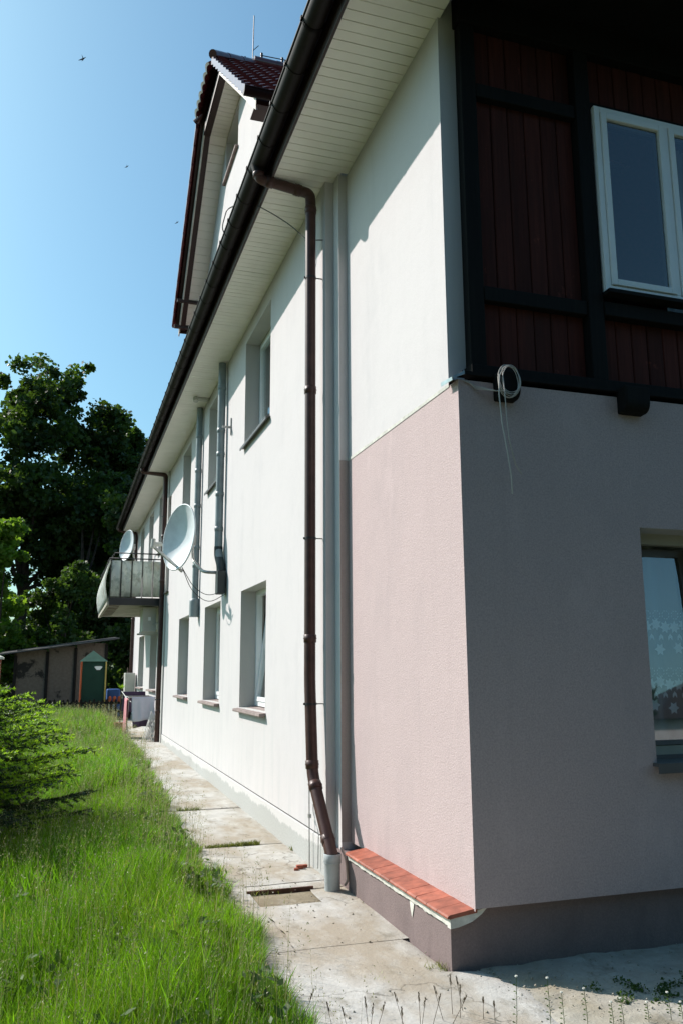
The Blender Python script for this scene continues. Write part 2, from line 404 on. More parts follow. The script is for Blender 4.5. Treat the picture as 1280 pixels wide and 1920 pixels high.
for a, b_ in zip(joints[:-1], joints[1:]):
    xe = 2.075 if b_ < 6.6 else 2.04
    if abs(a-5.03) < .01:
        pslab(a, b_, 1.0, 1.36, M_CONC); pslab(6.30, b_, 1.36, xe, M_CONC); pslab(a, 5.95, 1.36, xe, M_CONC)
        pslab(5.95, 6.30, 1.36, 1.82, M_CONCD, -.010, 'slab'); pslab(5.95, 6.30, 1.82, xe, M_CONC)
    elif a < 3:
        pass
    else:
        pslab(a, b_, 1.05, xe, M_CONC if a != 6.52 else M_CONC)
# the first slab turns the corner with a broken edge
def fn(u, v):
    y = 2.2+(5.030-2.2)*v
    xr = 2.072 if y > 4.40 else 2.26+.10*(4.4-y)+.03*fbm(y*3, 1)+.05*math.sin(y*5)
    xl = .98+.03*fbm(y*2, 3)
    x = xl+(xr-xl)*u
    e = 0 if u < .97 else .02
    return (x, y, fbm(x*1.5, y*1.5)*.004-e)
m = MB(); m.grid(fn, 22, 48)
m.grid(lambda u, v: (lambda p: (p[0]+.0+u*.02, p[1], p[2]-u*.12))(fn(1, v)), 1, 48)
m.build('slab', M_CONC, path)
# low rusty edging across the path
m = MB(); m.box(1.34, 1.84, 6.300, 6.318, gz(6.3)-.03, gz(6.3)+.012)
m.build('edging_strip', M_RUST, path)
# sandy ground round the corner
def fn(u, v):
    x = 2.2+4.6*u; y = 2.3+2.17*v
    z = -.006+.010*fbm(x*2, y*2)+.005*fbm(x*7, y*6)+.004*fbm(x*19, y*17)
    return (x, y, z-(0.06 if u == 0 else 0))
m = MB(); m.grid(fn, 110, 110); tag(m.build('dirt_ground', M_SAND), kind='structure')

# ------------------------------------------------------------------ the house
house = empty('apartment_house', (2.03, 6.6, 0), 'long two-storey white house with pink corner wing, timber gable, brown downpipes and roof dormer', 'house')
XM, XS, XP = 2.03, 2.11, 2.19               # main wall, narrow step, pink wing
YC, YU, YT = 4.37, 4.50, 4.42               # pink corner, upper corner, timber front
ZS = 6.0                                    # soffit
GW = [(8.78, 10.15, True), (11.57, 12.97, False), (14.70, 16.05, False), (20.0, 21.6, False), (23.3, 25.0, False)]
UW = [(8.70, 10.10), (11.82, 12.98), (15.0, 16.12), (19.3, 20.5), (21.9, 23.1), (24.6, 25.8)]
def wall_x(x, y0, y1, z0, z1, holes, depth, mw, mr, name='wall'):
    """a wall facing -x with window openings and their reveals"""
    m = MB()
    ysx = sorted({y0, y1, *[h[0] for h in holes], *[h[1] for h in holes]})
    zsx = sorted({z0, z1, *[h[2] for h in holes], *[h[3] for h in holes]})
    for a, b in zip(ysx[:-1], ysx[1:]):
        for c, d in zip(zsx[:-1], zsx[1:]):
            if any(h[0] <= a and b <= h[1] and h[2] <= c and d <= h[3] for h in holes): continue
            m.quad((x, a, c), (x, b, c), (x, b, d), (x, a, d), 0)
    for a, b, c, d in holes:
        X = x+depth
        m.quad((x, b, c), (X, b, c), (X, b, d), (x, b, d), 1); m.quad((x, a, c), (X, a, c), (X, a, d), (x, a, d), 1)
        m.quad((x, a, d), (X, a, d), (X, b, d), (x, b, d), 1); m.quad((x, a, c), (X, a, c), (X, b, c), (x, b, c), 1)
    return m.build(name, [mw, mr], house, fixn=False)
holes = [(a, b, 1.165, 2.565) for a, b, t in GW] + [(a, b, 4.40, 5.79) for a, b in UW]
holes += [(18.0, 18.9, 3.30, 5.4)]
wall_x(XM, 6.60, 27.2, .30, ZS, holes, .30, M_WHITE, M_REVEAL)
# plinth of the main wall, slightly proud, with a groove above; cracked into lengths
pj = [6.60, 13.3, 14.05, 27.2]
for a, b in zip(pj[:-1], pj[1:]):
    m = MB(); m.box(XM-.012, XM+.2, a+.006, b-.006, -.1, .288)
    m.build('plinth', M_PLINTHW, house, bevel=.004)
m = MB(); m.box(XM+.004, XM+.2, 6.6, 27.2, -.1, .31); m.build('plinth_groove', M_CABLEB, house)
# step faces (each turns the camera-facing side of the set-back)
m = MB(); m.box(XM+.001, XM+.28, 6.597, 6.75, -.1, ZS); m.build('wall_return', M_WHITEP, house)
m = MB(); m.box(XS, XS+.2, 6.452, 6.596, 3.34, ZS); m.build('pilaster', M_WHITEP, house)
m = MB(); m.box(XS+.001, XS+.2, 6.4535, 6.596, 0, 3.3385, 0)
m.box(XS+.0, XS+.19, 6.4525, 6.4535, .29, 3.3385, 1); m.build('pilaster', [M_WHITEP, M_PINKSH], house)
# pink wing: long side with roughly trowelled top, gable side with window
GWX = (3.44, 4.95, 1.03, 2.485)
m = MB()
m.quad((XP, YC, .305), (XP, 6.452, .285), (XP, 6.452, 3.345), (XP, YC, 3.345))
xsx = [XP, GWX[0], GWX[1], 11]; zsx = [.318, GWX[2], GWX[3], 3.345]
for i in range(3):
    for j in range(3):
        if i == 1 and j == 1: continue
        m.quad((xsx[i], YC, zsx[j]), (xsx[i+1], YC, zsx[j]), (xsx[i+1], YC, zsx[j+1]), (xsx[i], YC, zsx[j+1]), 0)
m.quad((XP, YC, .318), (11, YC, .318), (11, YC+.09, .318), (XP, YC+.09, .318), 0)
m.quad((XP, YC, 3.345), (11, YC, 3.345), (11, YU, 3.375), (XP, YU, 3.375), 0)
D = .27; a, b, c, d = GWX
for q in (((a, YC, c), (a, YC+D, c), (a, YC+D, d), (a, YC, d)), ((b, YC, c), (b, YC+D, c), (b, YC+D, d), (b, YC, d)),
          ((a, YC, d), (b, YC, d), (b, YC+D, d), (a, YC+D, d)), ((a, YC, c), (b, YC, c), (b, YC+D, c), (a, YC+D, c))):
    m.quad(*q, 1)
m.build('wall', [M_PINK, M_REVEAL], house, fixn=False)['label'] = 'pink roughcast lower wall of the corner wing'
# pale trowelled line where pink meets white
m = MB(); m.grid(lambda u, v: (XP-.004-.002*v, YC+.12+(6.452-YC-.12)*u, 3.335+v*(.022+.006*fbm(u*20, 2))), 40, 1)
m.build('trowel_line', M_MORTAR, house)
# upper white wall of the wing and its shaded return beside the timber
m = MB(); m.quad((XP, YU, 3.35), (XP, 6.452, 3.35), (XP, 6.452, ZS), (XP, YU, ZS))
edge = [(2.325+.012*fbm(z*4, 5)+.006*fbm(z*17, 1), z) for z in np.linspace(3.37, 6.4, 60)]
for (x0, z0), (x1, z1) in zip(edge[:-1], edge[1:]):
    m.quad((XP, YU, z0), (x0, YU, z0), (x1, YU, z1), (XP, YU, z1))
    m.quad((x0, YU, z0), (x0, YU+.03, z0), (x1, YU+.03, z1), (x1, YU, z1))
m.build('wall', M_WHITEP, house, fixn=False)['label'] = 'white upper wall of the corner wing'
# back and far walls so the house is closed
m = MB(); m.quad((11, YU+.05, -.1), (11, 27.2, -.1), (11, 27.2, ZS+.2), (11, YU+.05, ZS+.2)); m.quad((XM, 27.2, -.1), (11, 27.2, -.1), (11, 27.2, ZS+.2), (XM, 27.2, ZS+.2))
m.add([(XM, 27.2, ZS+.2), (11, 27.2, ZS+.2), (6.5, 27.2, 10.6)], [(0, 1, 2)])
m.build('wall', M_WHITEP, house, fixn=False)
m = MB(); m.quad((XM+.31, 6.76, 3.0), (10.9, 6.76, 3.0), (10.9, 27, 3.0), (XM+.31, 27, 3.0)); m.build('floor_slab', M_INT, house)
# plinth of the wing: long side and gable side
m = MB()
m.prism([(2.07, 4.436), (2.07, 6.60), (2.25, 6.60), (2.25, 4.436)], 'z', -.15, .232)
m.build('plinth', M_MAUVE, house, bevel=.003); m = MB()
m.prism([(2.0702, -.15), (11, -.15), (11, .3165), (2.27, .3165), (2.225, .285), (2.20, .2315), (2.0702, .2315)], 'y', 4.434, 4.60)
m.build('plinth', M_MAUVE, house)
# mortar bed under the tiles, ragged lower edge and a chipped patch
m = MB()
def fn(u, v):
    y = 4.425+(6.14-4.425)*u
    return (2.052+.004*v, y, .285-.012 - v*(.044+.005*fbm(y*9, 1)+.004*fbm(y*31, 2)))
m.grid(fn, 90, 1)
m.quad((2.050, 4.425, .273), (2.050, 6.14, .273), (2.21, 6.14, .288), (2.21, 4.425, .288))
m.add([(2.0655, 5.00, .222), (2.0655, 4.93, .222), (2.0655, 4.945, .18), (2.0655, 4.965, .135), (2.0655, 4.985, .17)], [(0, 1, 2, 3, 4)])
m.prism([(2.0505, .224), (2.10, .229), (2.18, .250), (2.24, .285), (2.275, .3165), (2.19, .302), (2.0505, .272)], 'y', 4.392, 4.4335)
m.build('mortar_bed', M_MORTAR, house, fixn=False)
# terracotta ledge tiles, one by one
ty0, ty1, nt_ = 4.385, 6.135, 12; tw = (ty1-ty0)/nt_
tm = None
for i in range(nt_):
    y0 = ty0+i*tw
    if tm is None:
        m = MB(); h = tw/2-.0028
        prof = [(-.085, -.030), (-.085, -.022), (-.079, -.014), (-.068, -.0105), (.095, .012), (.095, -.012), (-.060, -.030)]
        m.prism([(p[0], p[1]) for p in prof], 'y', -h, h)
        o = m.build('ledge_tile', M_TERRA, house, bevel=.0015, origin=(0, 0, 0)); tm = o.data
        o.location = (2.116, y0+tw/2, .306); WP[o.name] = Vector(o.location)
    else:
        o = place('ledge_tile', tm, (2.116+random.uniform(-.0015, .0015), y0+tw/2, .306-.0008*i+random.uniform(-.001, .001)), house,
                  (random.uniform(-.008, .008), random.uniform(-.01, .01), random.uniform(-.008, .008)))
        bv = o.modifiers.new('bevel', 'BEVEL'); bv.width = .0015; bv.segments = 2; bv.limit_method = 'ANGLE'

# -------- windows on the long side
def window_x(x, y0, y1, z0, z1, tilt=False, upper=False, parent=house, curtain=True):
    X = x+.19; t = .055
    m = MB()
    m.box(X, X+.07, y0, y0+t, z0+.02, z1); m.box(X, X+.07, y1-t, y1, z0+.02, z1)
    m.box(X, X+.07, y0+t, y1-t, z1-t, z1-.0); m.box(X, X+.07, y0+t, y1-t, z0+.02, z0+.02+t)
    wobj = m.build('window', M_FRAME, parent)
    ym = (y0+y1)/2
    for k, (a, b) in enumerate(((y0+t+.003, ym-.002), (ym+.002, y1-t-.003))):
        a0, b0, c0, d0 = a, b, z0+.02+t+.003, z1-t-.003; s = .05
        m = MB(); XX = X-.012
        m.box(XX, XX+.06, a0, a0+s, c0, d0); m.box(XX, XX+.06, b0-s, b0, c0, d0)
        m.box(XX, XX+.06, a0+s, b0-s, d0-s, d0); m.box(XX, XX+.06, a0+s, b0-s, c0, c0+s)
        p = MB(); p.box(XX+.024, XX+.032, a0+s-.004, b0-s+.004, c0+s-.004, d0-s+.004)
        if tilt and k == 1:
            ang = math.radians(7); piv = Vector((XX, 0, c0))
            for q in (m, p):
                q.v = [tuple(piv+Matrix.Rotation(ang, 3, 'Y') @ (Vector(v)-piv)) for v in q.v]
        sob = m.build('sash', M_FRAME, wobj); p.build('pane', M_GLASS, wobj)
    if curtain:
        m = MB(); m.grid(lambda u, v: (X+.16+.015*math.sin(u*60), y0+(y1-y0)*u, z0+.05+(z1-z0)*v), 60, 1)
        m.build('net_curtain', M_NET, wobj)
    m = MB()
    if upper:
        m.prism([(x-.055, z0-.020), (x+.19, z0+.016), (x+.19, z0+.004), (x-.045, z0-.030), (x-.045, z0-.050), (x-.055, z0-.050)], 'y', y0-.03, y1+.03)
        m.build('sill', M_SILL, wobj)
    else:
        m.prism([(x-.075, z0-.035), (x-.070, z0-.012), (x+.19, z0+.010), (x+.19, z0-.005), (x+.001, z0-.02), (x-.03, z0-.05), (x-.07, z0-.045)], 'y', y0-.05, y1+.04)
        m.build('sill', M_SILLB, wobj)
    return wobj
def netmat():
    m, nt, b = newmat('net_curtain_fabric'); out = nt.nodes['Material Output']
    b.inputs['Base Color'].default_value = (.75, .77, .78, 1); b.inputs['Roughness'].default_value = .9
    t = nd(nt, 'ShaderNodeBsdfTransparent'); mx = nd(nt, 'ShaderNodeMixShader'); mx.inputs[0].default_value = .55
    nt.links.new(t.outputs[0], mx.inputs[1]); nt.links.new(b.outputs[0], mx.inputs[2]); nt.links.new(mx.outputs[0], out.inputs[0]); return m
M_NET = netmat(); M_NETG = M_NET.copy(); M_NETG.name = 'lace_curtain_fabric'
for n_ in M_NETG.node_tree.nodes:
    if n_.type == 'MIX_SHADER': n_.inputs[0].default_value = .45
for a, b, t in GW: window_x(XM, a, b, 1.165, 2.565, tilt=t)
for a, b in UW: window_x(XM, a, b, 4.40, 5.79, upper=True)
dr = window_x(XM, 18.0, 18.9, 3.30, 5.4, upper=True)

# -------- gable window, ground floor, with lace curtain; the sash stands tilted
a, b, c, d = GWX; Y0 = YC+.20
m = MB(); t = .05
m.box(a, a+.02, Y0, Y0+.07, c+.03, d); m.box(b-.06, b, Y0, Y0+.07, c+.03, d); m.box(a+.02, b-.06, Y0, Y0+.07, d-.07, d)
m.box(a+.02, b-.06, Y0, Y0+.07, c+.03, c+.085)
gw = m.build('window', M_OLIVEFR, house); gw['label'] = 'ground-floor gable window with lace curtain'
ang = math.radians(5.2); piv = Vector((0, Y0-.005, c+.09))
def tl(q): q.v = [tuple(piv+Matrix.Rotation(-ang, 3, 'X') @ (Vector(v)-piv)) for v in q.v]; return q
xm = a+.60
m = MB(); m.box(a+.03, a+.05, Y0-.005, Y0+.05, c+.09, d-.08); m.box(xm-.06, xm, Y0-.005, Y0+.05, c+.09, d-.08)
m.box(a+.05, xm-.06, Y0-.005, Y0+.05, d-.13, d-.08); m.box(a+.05, xm-.06, Y0-.005, Y0+.05, c+.09, c+.12)
tl(m).build('sash', M_SILL, gw)
m = MB(); m.box(a+.045, xm-.055, Y0+.01, Y0+.018, c+.115, d-.125); tl(m).build('pane', M_GLASS2, gw)
m = MB(); m.box(xm+.03, xm+.08, Y0-.005, Y0+.05, c+.09, d-.08); m.box(b-.12, b-.065, Y0-.005, Y0+.05, c+.09, d-.08)
m.box(xm+.08, b-.12, Y0-.005, Y0+.05, d-.13, d-.08); m.box(xm+.08, b-.12, Y0-.005, Y0+.05, c+.09, c+.14)
m.build('sash', M_OLIVEFR, gw)
m = MB(); m.box(xm+.075, b-.115, Y0+.01, Y0+.018, c+.13, d-.125); m.build('pane', M_GLASS, gw)
m = MB(); m.box(a-.03, b+.03, YC-.06, Y0+.002, c-.012, c+.008); m.box(a-.03, b+.03, YC-.06, YC-.048, c-.05, c-.012)
m.box(a+.02, b-.02, Y0-.03, Y0-.001, c+.008, c+.03); m.build('sill', M_SILL, gw)
lace = MB()
def cy(u): return Y0+.16+.022*math.sin(u*47)+.012*math.sin(u*21+1)
lace.grid(lambda u, v: (a-.05+(b-a+.1)*u, cy(u), c+.02+(d-c)*v), 120, 1)
lc = lace.build('lace_curtain', M_NETG, gw)
M_LACE = simple('lace_thread', (.90, .91, .93), .9, var=.02)
fl = MB()
def petal(cx, cz, an, L, W):
    yy = Y0+.115
    dx, dz = math.cos(an), math.sin(an)
    fl.add([(cx, yy, cz), (cx+dx*L*.5-dz*W, yy, cz+dz*L*.5+dx*W), (cx+dx*L, yy, cz+dz*L), (cx+dx*L*.5+dz*W, yy, cz+dz*L*.5-dx*W)], [(0, 1, 2, 3)])
for row, cz in ((0, 1.88), (1, 1.50)):
    for k in range(20):
        cx = a+.02+k*.075
        for j in range(7): petal(cx, cz+.012*math.sin(k*2), j*math.pi/3.5+k, .044, .012)
        petal(cx+.035, cz-.05, -1.9, .05, .009); petal(cx+.035, cz-.05, -1.2, .05, .009)
        if k % 2 == row:
            for j in range(6): petal(cx+.02, cz-.14+.02*math.sin(k), j*math.pi/3, .044, .013)
        for j in range(8):
            an = j*math.pi/4; r1 = .026
            petal(cx+.01+r1*math.cos(an), cz+.075+r1*math.sin(an), an+1.57, .018, .003)
fl.build('lace_flower', M_LACE, lc)['kind'] = 'stuff'

# -------- soffit: boards one by one, about 95 mm each
SX0, SX1 = 1.56, XP
bw = .0955; nb = int((27.2-4.33)/bw)
m = MB(); m.box(-.5, .5, -bw/2+.0035, bw/2-.0035, 0, .014); m.box(-.5, .5, bw/2-.0035, bw/2+.0035, .011, .014)
o0 = m.build('soffit_board', M_SOFFIT, house, origin=(0, 0, 0)); bme = o0.data
for i in range(nb):
    y = 4.33+bw*(i+.5)
    xr = XP+.02 if y < 6.45 else (XS+.02 if y < 6.6 else XM+.02)
    if i == 0: o = o0
    else: o = bpy.data.objects.new('soffit_board', bme); COL.objects.link(o); attach(o, house)
    o.location = ((SX0+xr)/2, y, ZS+.0+random.uniform(-.0012, .0012)); o.scale = (xr-SX0, 1, 1)
m = MB(); m.box(SX0, XP-.02, 4.31, 4.328, ZS-.02, ZS+.22); m.box(SX0-.0, XP, 4.3, 4.31, ZS+.03, ZS+.22)
m.build('eave_end_board', M_FRAME, house)
m = MB(); m.box(1.538, 1.560, 4.25, 27.25, ZS-.03, ZS+.19); m.build('fascia', M_FASCIA, house, bevel=.003)
# gutter: half-round channel with a rolled lip
GXc, GZc, GR = 1.437, 6.135, .078
m = MB()
arc = [(GXc+GR*math.cos(t), GZc+GR*math.sin(t)) for t in np.linspace(math.pi, 2*math.pi, 15)]
arc2 = [(GXc+(GR-.005)*math.cos(t), GZc+(GR-.005)*math.sin(t)) for t in np.linspace(2*math.pi, math.pi, 15)]
def gutter_mesh(m, y0, y1):
    n = len(arc)
    for A in (arc, arc2):
        vs = [(x, y, z) for y in (y0, y1) for x, z in A]
        m.add(vs, [(i, i+1, n+i+1, n+i) for i in range(n-1)], 0, True)
    m.tube([(GXc-GR, y0, GZc), (GXc-GR, y1, GZc)], .011, 8)
    for y in (y0, y1): m.add([(x, y, z) for x, z in arc], [tuple(range(n))])
gutter_mesh(m, 2.2, 27.4)
gut = m.build('gutter', M_GUTTER, house, fixn=False)
m = MB()
for k in range(len(arc)-1):
    (xa, za), (xb, zb) = arc[k], arc[k+1]
    sc = 1.055
    f = lambda x, z: (GXc+(x-GXc)*sc, GZc+(z-GZc)*sc)
    (xa2, za2), (xb2, zb2) = f(xa, za), f(xb, zb)
    m.quad((xa2, -.014, za2), (xb2, -.014, zb2), (xb2, .014, zb2), (xa2, .014, za2)); m.quad((xa, -.014, za), (xa2, -.014, za2), (xb2, -.014, zb2), (xb, -.014, zb))
m.box(GXc-GR-.016, GXc-GR+.012, -.014, .014, GZc-.012, GZc+.016)
ob = m.build('gutter_bracket', M_GUTTER, gut, origin=(GXc, 0, GZc)); bm_ = ob.data
ob.location = (GXc, 4.94, GZc)
for i in range(1, 47):
    o = bpy.data.objects.new('gutter_bracket', bm_); COL.objects.link(o); attach(o, gut); o.location = (GXc, 4.94-1.41+.47*i, GZc)
# gutter runs past the gable in front: eave and roof
m = MB(); m.box(1.538, 1.560, 2.2, 4.25, ZS-.03, ZS+.19); m.build('fascia', M_FASCIA, house)
def roofz(x): return 6.26+.95*(x-1.45)
m = MB()
for s_, (x0, x1) in enumerate(((1.45, 6.5), (11.55, 6.5))):
    z0, z1 = roofz(1.45), roofz(6.5)
    m.add([(x0, 4.0, z0), (x1, 4.0, z1), (x1, 27.5, z1), (x0, 27.5, z0), (x0, 4.0, z0-.13), (x1, 4.0, z1-.13), (x1, 27.5, z1-.13), (x0, 27.5, z0-.13)],
          [(0, 1, 2, 3), (7, 6, 5, 4), (0, 4, 5, 1), (1, 5, 6, 2), (2, 6, 7, 3), (3, 7, 4, 0)])
m.build('roof', M_TILE, house)
# front overhang is dark boarding with a purlin
m = MB(); m.box(1.57, 11.5, 3.55, 4.41, ZS+.16, ZS+.30); m.build('gable_overhang', M_TIMBER, house)
# tile ends over the gutter, joined
m = MB()
y = 4.05
while y < 27.4:
    cx = y
    vs = []
    for k in range(7):
        an = math.pi*k/6; vs.append((1.44, cx+.075*math.cos(an), 6.235+.045*math.sin(an)))
        vs.append((1.95, cx+.075*math.cos(an), 6.235+.045*math.sin(an)+.95*.51))
    m.add(vs, [(2*k, 2*k+1, 2*k+3, 2*k+2) for k in range(6)], 0, True)
    y += .15
m.build('eave_tiles', M_TILE, house, fixn=False)['kind'] = 'stuff'

# -------- timber-framed upper gable
P_ = []
def timber(x0, x1, z0, z1, y0=YT, y1=YT+.14, name='timber_beam'):
    m = MB(); m.box(x0, x1, y0, y1, z0, z1)
    return m.build(name, M_TIMBER, house, bevel=.006)
timber(2.315, 2.425, 3.47, 5.93, YT+.004, YT+.14, 'timber_post')
timber(3.195, 3.315, 3.47, 5.93, YT-.012, YT+.14, 'timber_post')
timber(4.72, 4.84, 3.47, 5.93, YT-.012, YT+.14, 'timber_post')
timber(2.30, 11, 3.40, 3.468, YT-.03, YT+.14)
timber(2.426, 3.194, 3.92, 4.02); timber(3.316, 4.719, 3.93, 4.03, YT-.02)
timber(2.426, 3.194, 5.39, 5.49); timber(3.316, 4.719, 5.50, 5.55)
timber(2.30, 11, 5.932, 6.16, YT-.02)
timber(4.841, 11, 3.469, 5.931, YT+.03)
def boards(x0, x1, z0, z1):
    n = max(1, round((x1-x0)/.126)); w_ = (x1-x0)/n
    for i in range(n):
        m = MB(); xa = x0+i*w_+.0022; xb = x0+(i+1)*w_-.0022; yy = YT+.055+random.uniform(-.002, .002)
        m.prism([(xa, yy+.006), (xa+.006, yy), (xb-.006, yy), (xb, yy+.006), (xb, yy+.03), (xa, yy+.03)], 'z', z0, z1)
        m.build('cladding_board', M_BOARD, house)
boards(2.426, 3.194, 3.47, 3.919); boards(3.316, 4.719, 3.47, 3.929)
boards(2.426, 3.194, 4.021, 5.389); boards(2.426, 3.194, 5.491, 5.93); boards(3.316, 4.719, 5.551, 5.93)
m = MB(); m.box(2.35, 4.84, YT+.09, YT+.12, 3.47, 4.03); m.box(2.35, 3.30, YT+.09, YT+.12, 4.0, 5.93); m.box(3.2, 4.84, YT+.09, YT+.12, 5.45, 5.93)
m.build('backing_panel', M_TIMBER, house)
# joist ends sticking out under the gable
for x0, x1 in ((2.43, 2.57), (3.335, 3.52)):
    m = MB(); yf = 4.27; r = .07
    prof = [(YC+.02, 3.399), (yf, 3.399), (yf, 3.30)] + [(yf+.055*(1-math.cos(t)), 3.30-.07*math.sin(t)) for t in np.linspace(.3, 1.57, 5)] + [(YC+.02, 3.225)]
    m.prism(prof, 'x', x0, x1)
    m.build('joist_end', M_TIMBER, house, bevel=.01)
# upper gable window
x0, x1, z0, z1 = 3.325, 4.66, 4.10, 5.50; yw = YT-.035
m = MB(); t = .045
m.box(x0, x0+t, yw, yw+.07, z0, z1); m.box(x1-t, x1, yw, yw+.07, z0, z1); m.box(x0+t, x1-t, yw, yw+.07, z1-t, z1); m.box(x0+t, x1-t, yw, yw+.07, z0, z0+t)
xm = 3.925; m.box(xm-.02, xm+.02, yw, yw+.07, z0+t, z1-t)
uw = m.build('window', M_FRAME, house, bevel=.004); uw['label'] = 'white double window in the timber gable'
for a, b in ((x0+t+.003, xm-.023), (xm+.023, x1-t-.003)):
    m = MB(); s = .045; c, d = z0+t+.003, z1-t-.003; yy = yw-.012
    m.box(a, a+s, yy, yy+.06, c, d); m.box(b-s, b, yy, yy+.06, c, d); m.box(a+s, b-s, yy, yy+.06, d-s, d); m.box(a+s, b-s, yy, yy+.06, c, c+s)
    m.build('sash', M_FRAME, uw, bevel=.004)
    m = MB(); m.box(a+s-.004, b-s+.004, yy+.02, yy+.026, c+s-.004, d-s+.004); m.build('pane', M_GLASS, uw)
    m = MB(); m.box(a+s+.001, a+s+.016, yy+.03, yy+.05, c+s, d-s); m.box(b-s-.016, b-s-.001, yy+.03, yy+.05, c+s, d-s); m.box(a+s, b-s, yy+.03, yy+.05, d-s-.03, d-s-.001)
    m.build('seal', M_INT, uw)
for xx in (3.50, 3.80): 
    m = MB(); m.box(xx, xx+.035, yw-.004, yw, z0+.012, z0+.02); m.build('drain_cap', M_SILL, uw)
m = MB(); m.box(x0-.01, 4.7, yw-.05, yw+.05, z0-.03, z0-.004); m.build('sill', M_TIMBER, uw)
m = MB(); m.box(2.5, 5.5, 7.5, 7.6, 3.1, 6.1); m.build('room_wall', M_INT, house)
m = MB(); m.grid(lambda u, v: (4.15+.5*u, YT+.35+.02*math.sin(u*40), 4.0+1.6*v), 40, 1); m.build('curtain', M_NET, uw)
# small zinc flashing on the corner ledge
m = MB(); m.quad((XP-.055, YC-.03, 3.345), (XP+.03, YC-.03, 3.395), (XP+.03, YU, 3.40), (XP-.055, YU, 3.36))
m.quad((XP-.055, YC-.032, 3.345), (XP+.03, YC-.032, 3.395), (XP+.03, YC-.032, 3.37), (XP-.05, YC-.032, 3.335))
m.quad((XP-.055, YC-.03, 3.345), (XP-.055, YU, 3.36), (XP-.052, YU, 3.335), (XP-.052, YC-.03, 3.325))
o = m.build('flashing', M_ZINC, house, fixn=False); so = o.modifiers.new('t', 'SOLIDIFY'); so.thickness = .003
m = MB(); m.box(XP+.02, 11, YC-.02, YT, 3.376, 3.398); m.build('flashing', M_TIMBER, house)

# -------- downpipes
def bend(pts, r=.09, n=6):
    """round the corners of a polyline"""
    P = [Vector(p) for p in pts]; out = [P[0]]
    for i in range(1, len(P)-1):
        a, b, c = P[i-1], P[i], P[i+1]; d1 = (a-b).normalized(); d2 = (c-b).normalized()
        rr = min(r, (a-b).length*.45, (c-b).length*.45)
        s, e = b+d1*rr, b+d2*rr
        for k in range(n+1):
            t = k/n; out.append((1-t)**2*s+2*t*(1-t)*b+t*t*e)
    out.append(P[-1]); return out
def downpipe(pts, r, mat, brackets, collars, wallx, name='downpipe', nside=18):
    m = MB(); m.tube(bend(pts), r, nside)
    dp = m.build(name, mat, house, fixn=False)
    for p, axis in collars:
        p = Vector(p); d = Vector(axis).normalized()
        c = MB(); c.tube([p-d*.035, p-d*.033, p-d*.008, p, p+d*.008, p+d*.03, p+d*.032], [r+.001, r+.005, r+.005, r+.009, r+.005, r+.005, r+.001], nside)
        c.build('collar', mat, dp, fixn=False)
    for x, y, z in brackets:
        c = MB(); c.tube([(x, y, z-.009), (x, y, z+.009)], r+.0035, nside)
        c.beam((x+r*.8, y-.01, z), (wallx+.01, y-.012, z), .008, .008); c.box(x-r-.012, x-r+.004, y-.004, y+.004, z-.009, z+.009)
        c.build('pipe_bracket', M_DARKMET, dp, fixn=False)
    return dp
px_, py_ = 1.925, 6.70
dp = downpipe([(1.437, 6.70, 6.09), (1.437, 6.70, 5.975), (px_-.005, 6.70, 5.915), (px_, 6.70, 5.80), (px_, py_, 1.5), (px_, 6.62, .78), (1.955, 6.20, .24)],
         .048, M_BROWN, [(px_, py_, 5.08), (px_, py_, 2.70), (px_, py_-.02, 1.33)],
         [((1.437, 6.70, 6.02), (0, 0, 1)), ((1.54, 6.70, 5.962), (1, 0, -.12)), ((1.80, 6.70, 5.93), (1, 0, -.12)), ((px_, 6.70, 5.75), (0, 0, 1)),
          ((px_, py_, 4.02), (0, 0, 1)), ((px_, py_-.005, 1.86), (0, 0, 1)), ((px_, 6.63, .86), (0, .09, 1)), ((1.93, 6.555, .70), (.05, -.55, -.6)), ((1.95, 6.29, .345), (.05, -.8, -1.1))], XM)
dp['label'] = 'near brown downpipe with kinked foot'
m = MB(); m.tube([(1.437, 6.70, 6.10), (1.437, 6.70, 6.02)], [.075, .05], 16, False); m.build('gutter_outlet', M_GUTTER, dp, fixn=False)
d3 = downpipe([(1.437, 18.6, 6.09), (1.437, 18.6, 6.0), (1.95, 18.6, 5.96), (1.955, 18.6, 5.8), (1.955, 18.6, gz(18.6))], .052, M_BROWN, [(1.955, 18.6, z) for z in (5.0, 3.0, 1.0)],
              [((1.955, 18.6, z), (0, 0, 1)) for z in (4.55, 3.55, .75)], XM)
d3['label'] = 'middle brown downpipe beside the balcony'
m = MB(); m.box(2.0, 2.035, 18.35, 18.50, gz(18)-.02, 6.0); m.build('wall_batten', M_REVEAL, house)
d4 = downpipe([(1.437, 27.0, 6.09), (1.437, 27.0, 6.0), (1.97, 27.0, 5.94), (1.975, 27.0, 5.8), (1.975, 27.0, gz(27))], .05, M_BROWN, [(1.975, 27, 4.0)], [((1.975, 27, 3.2), (0, 0, 1))], XM)
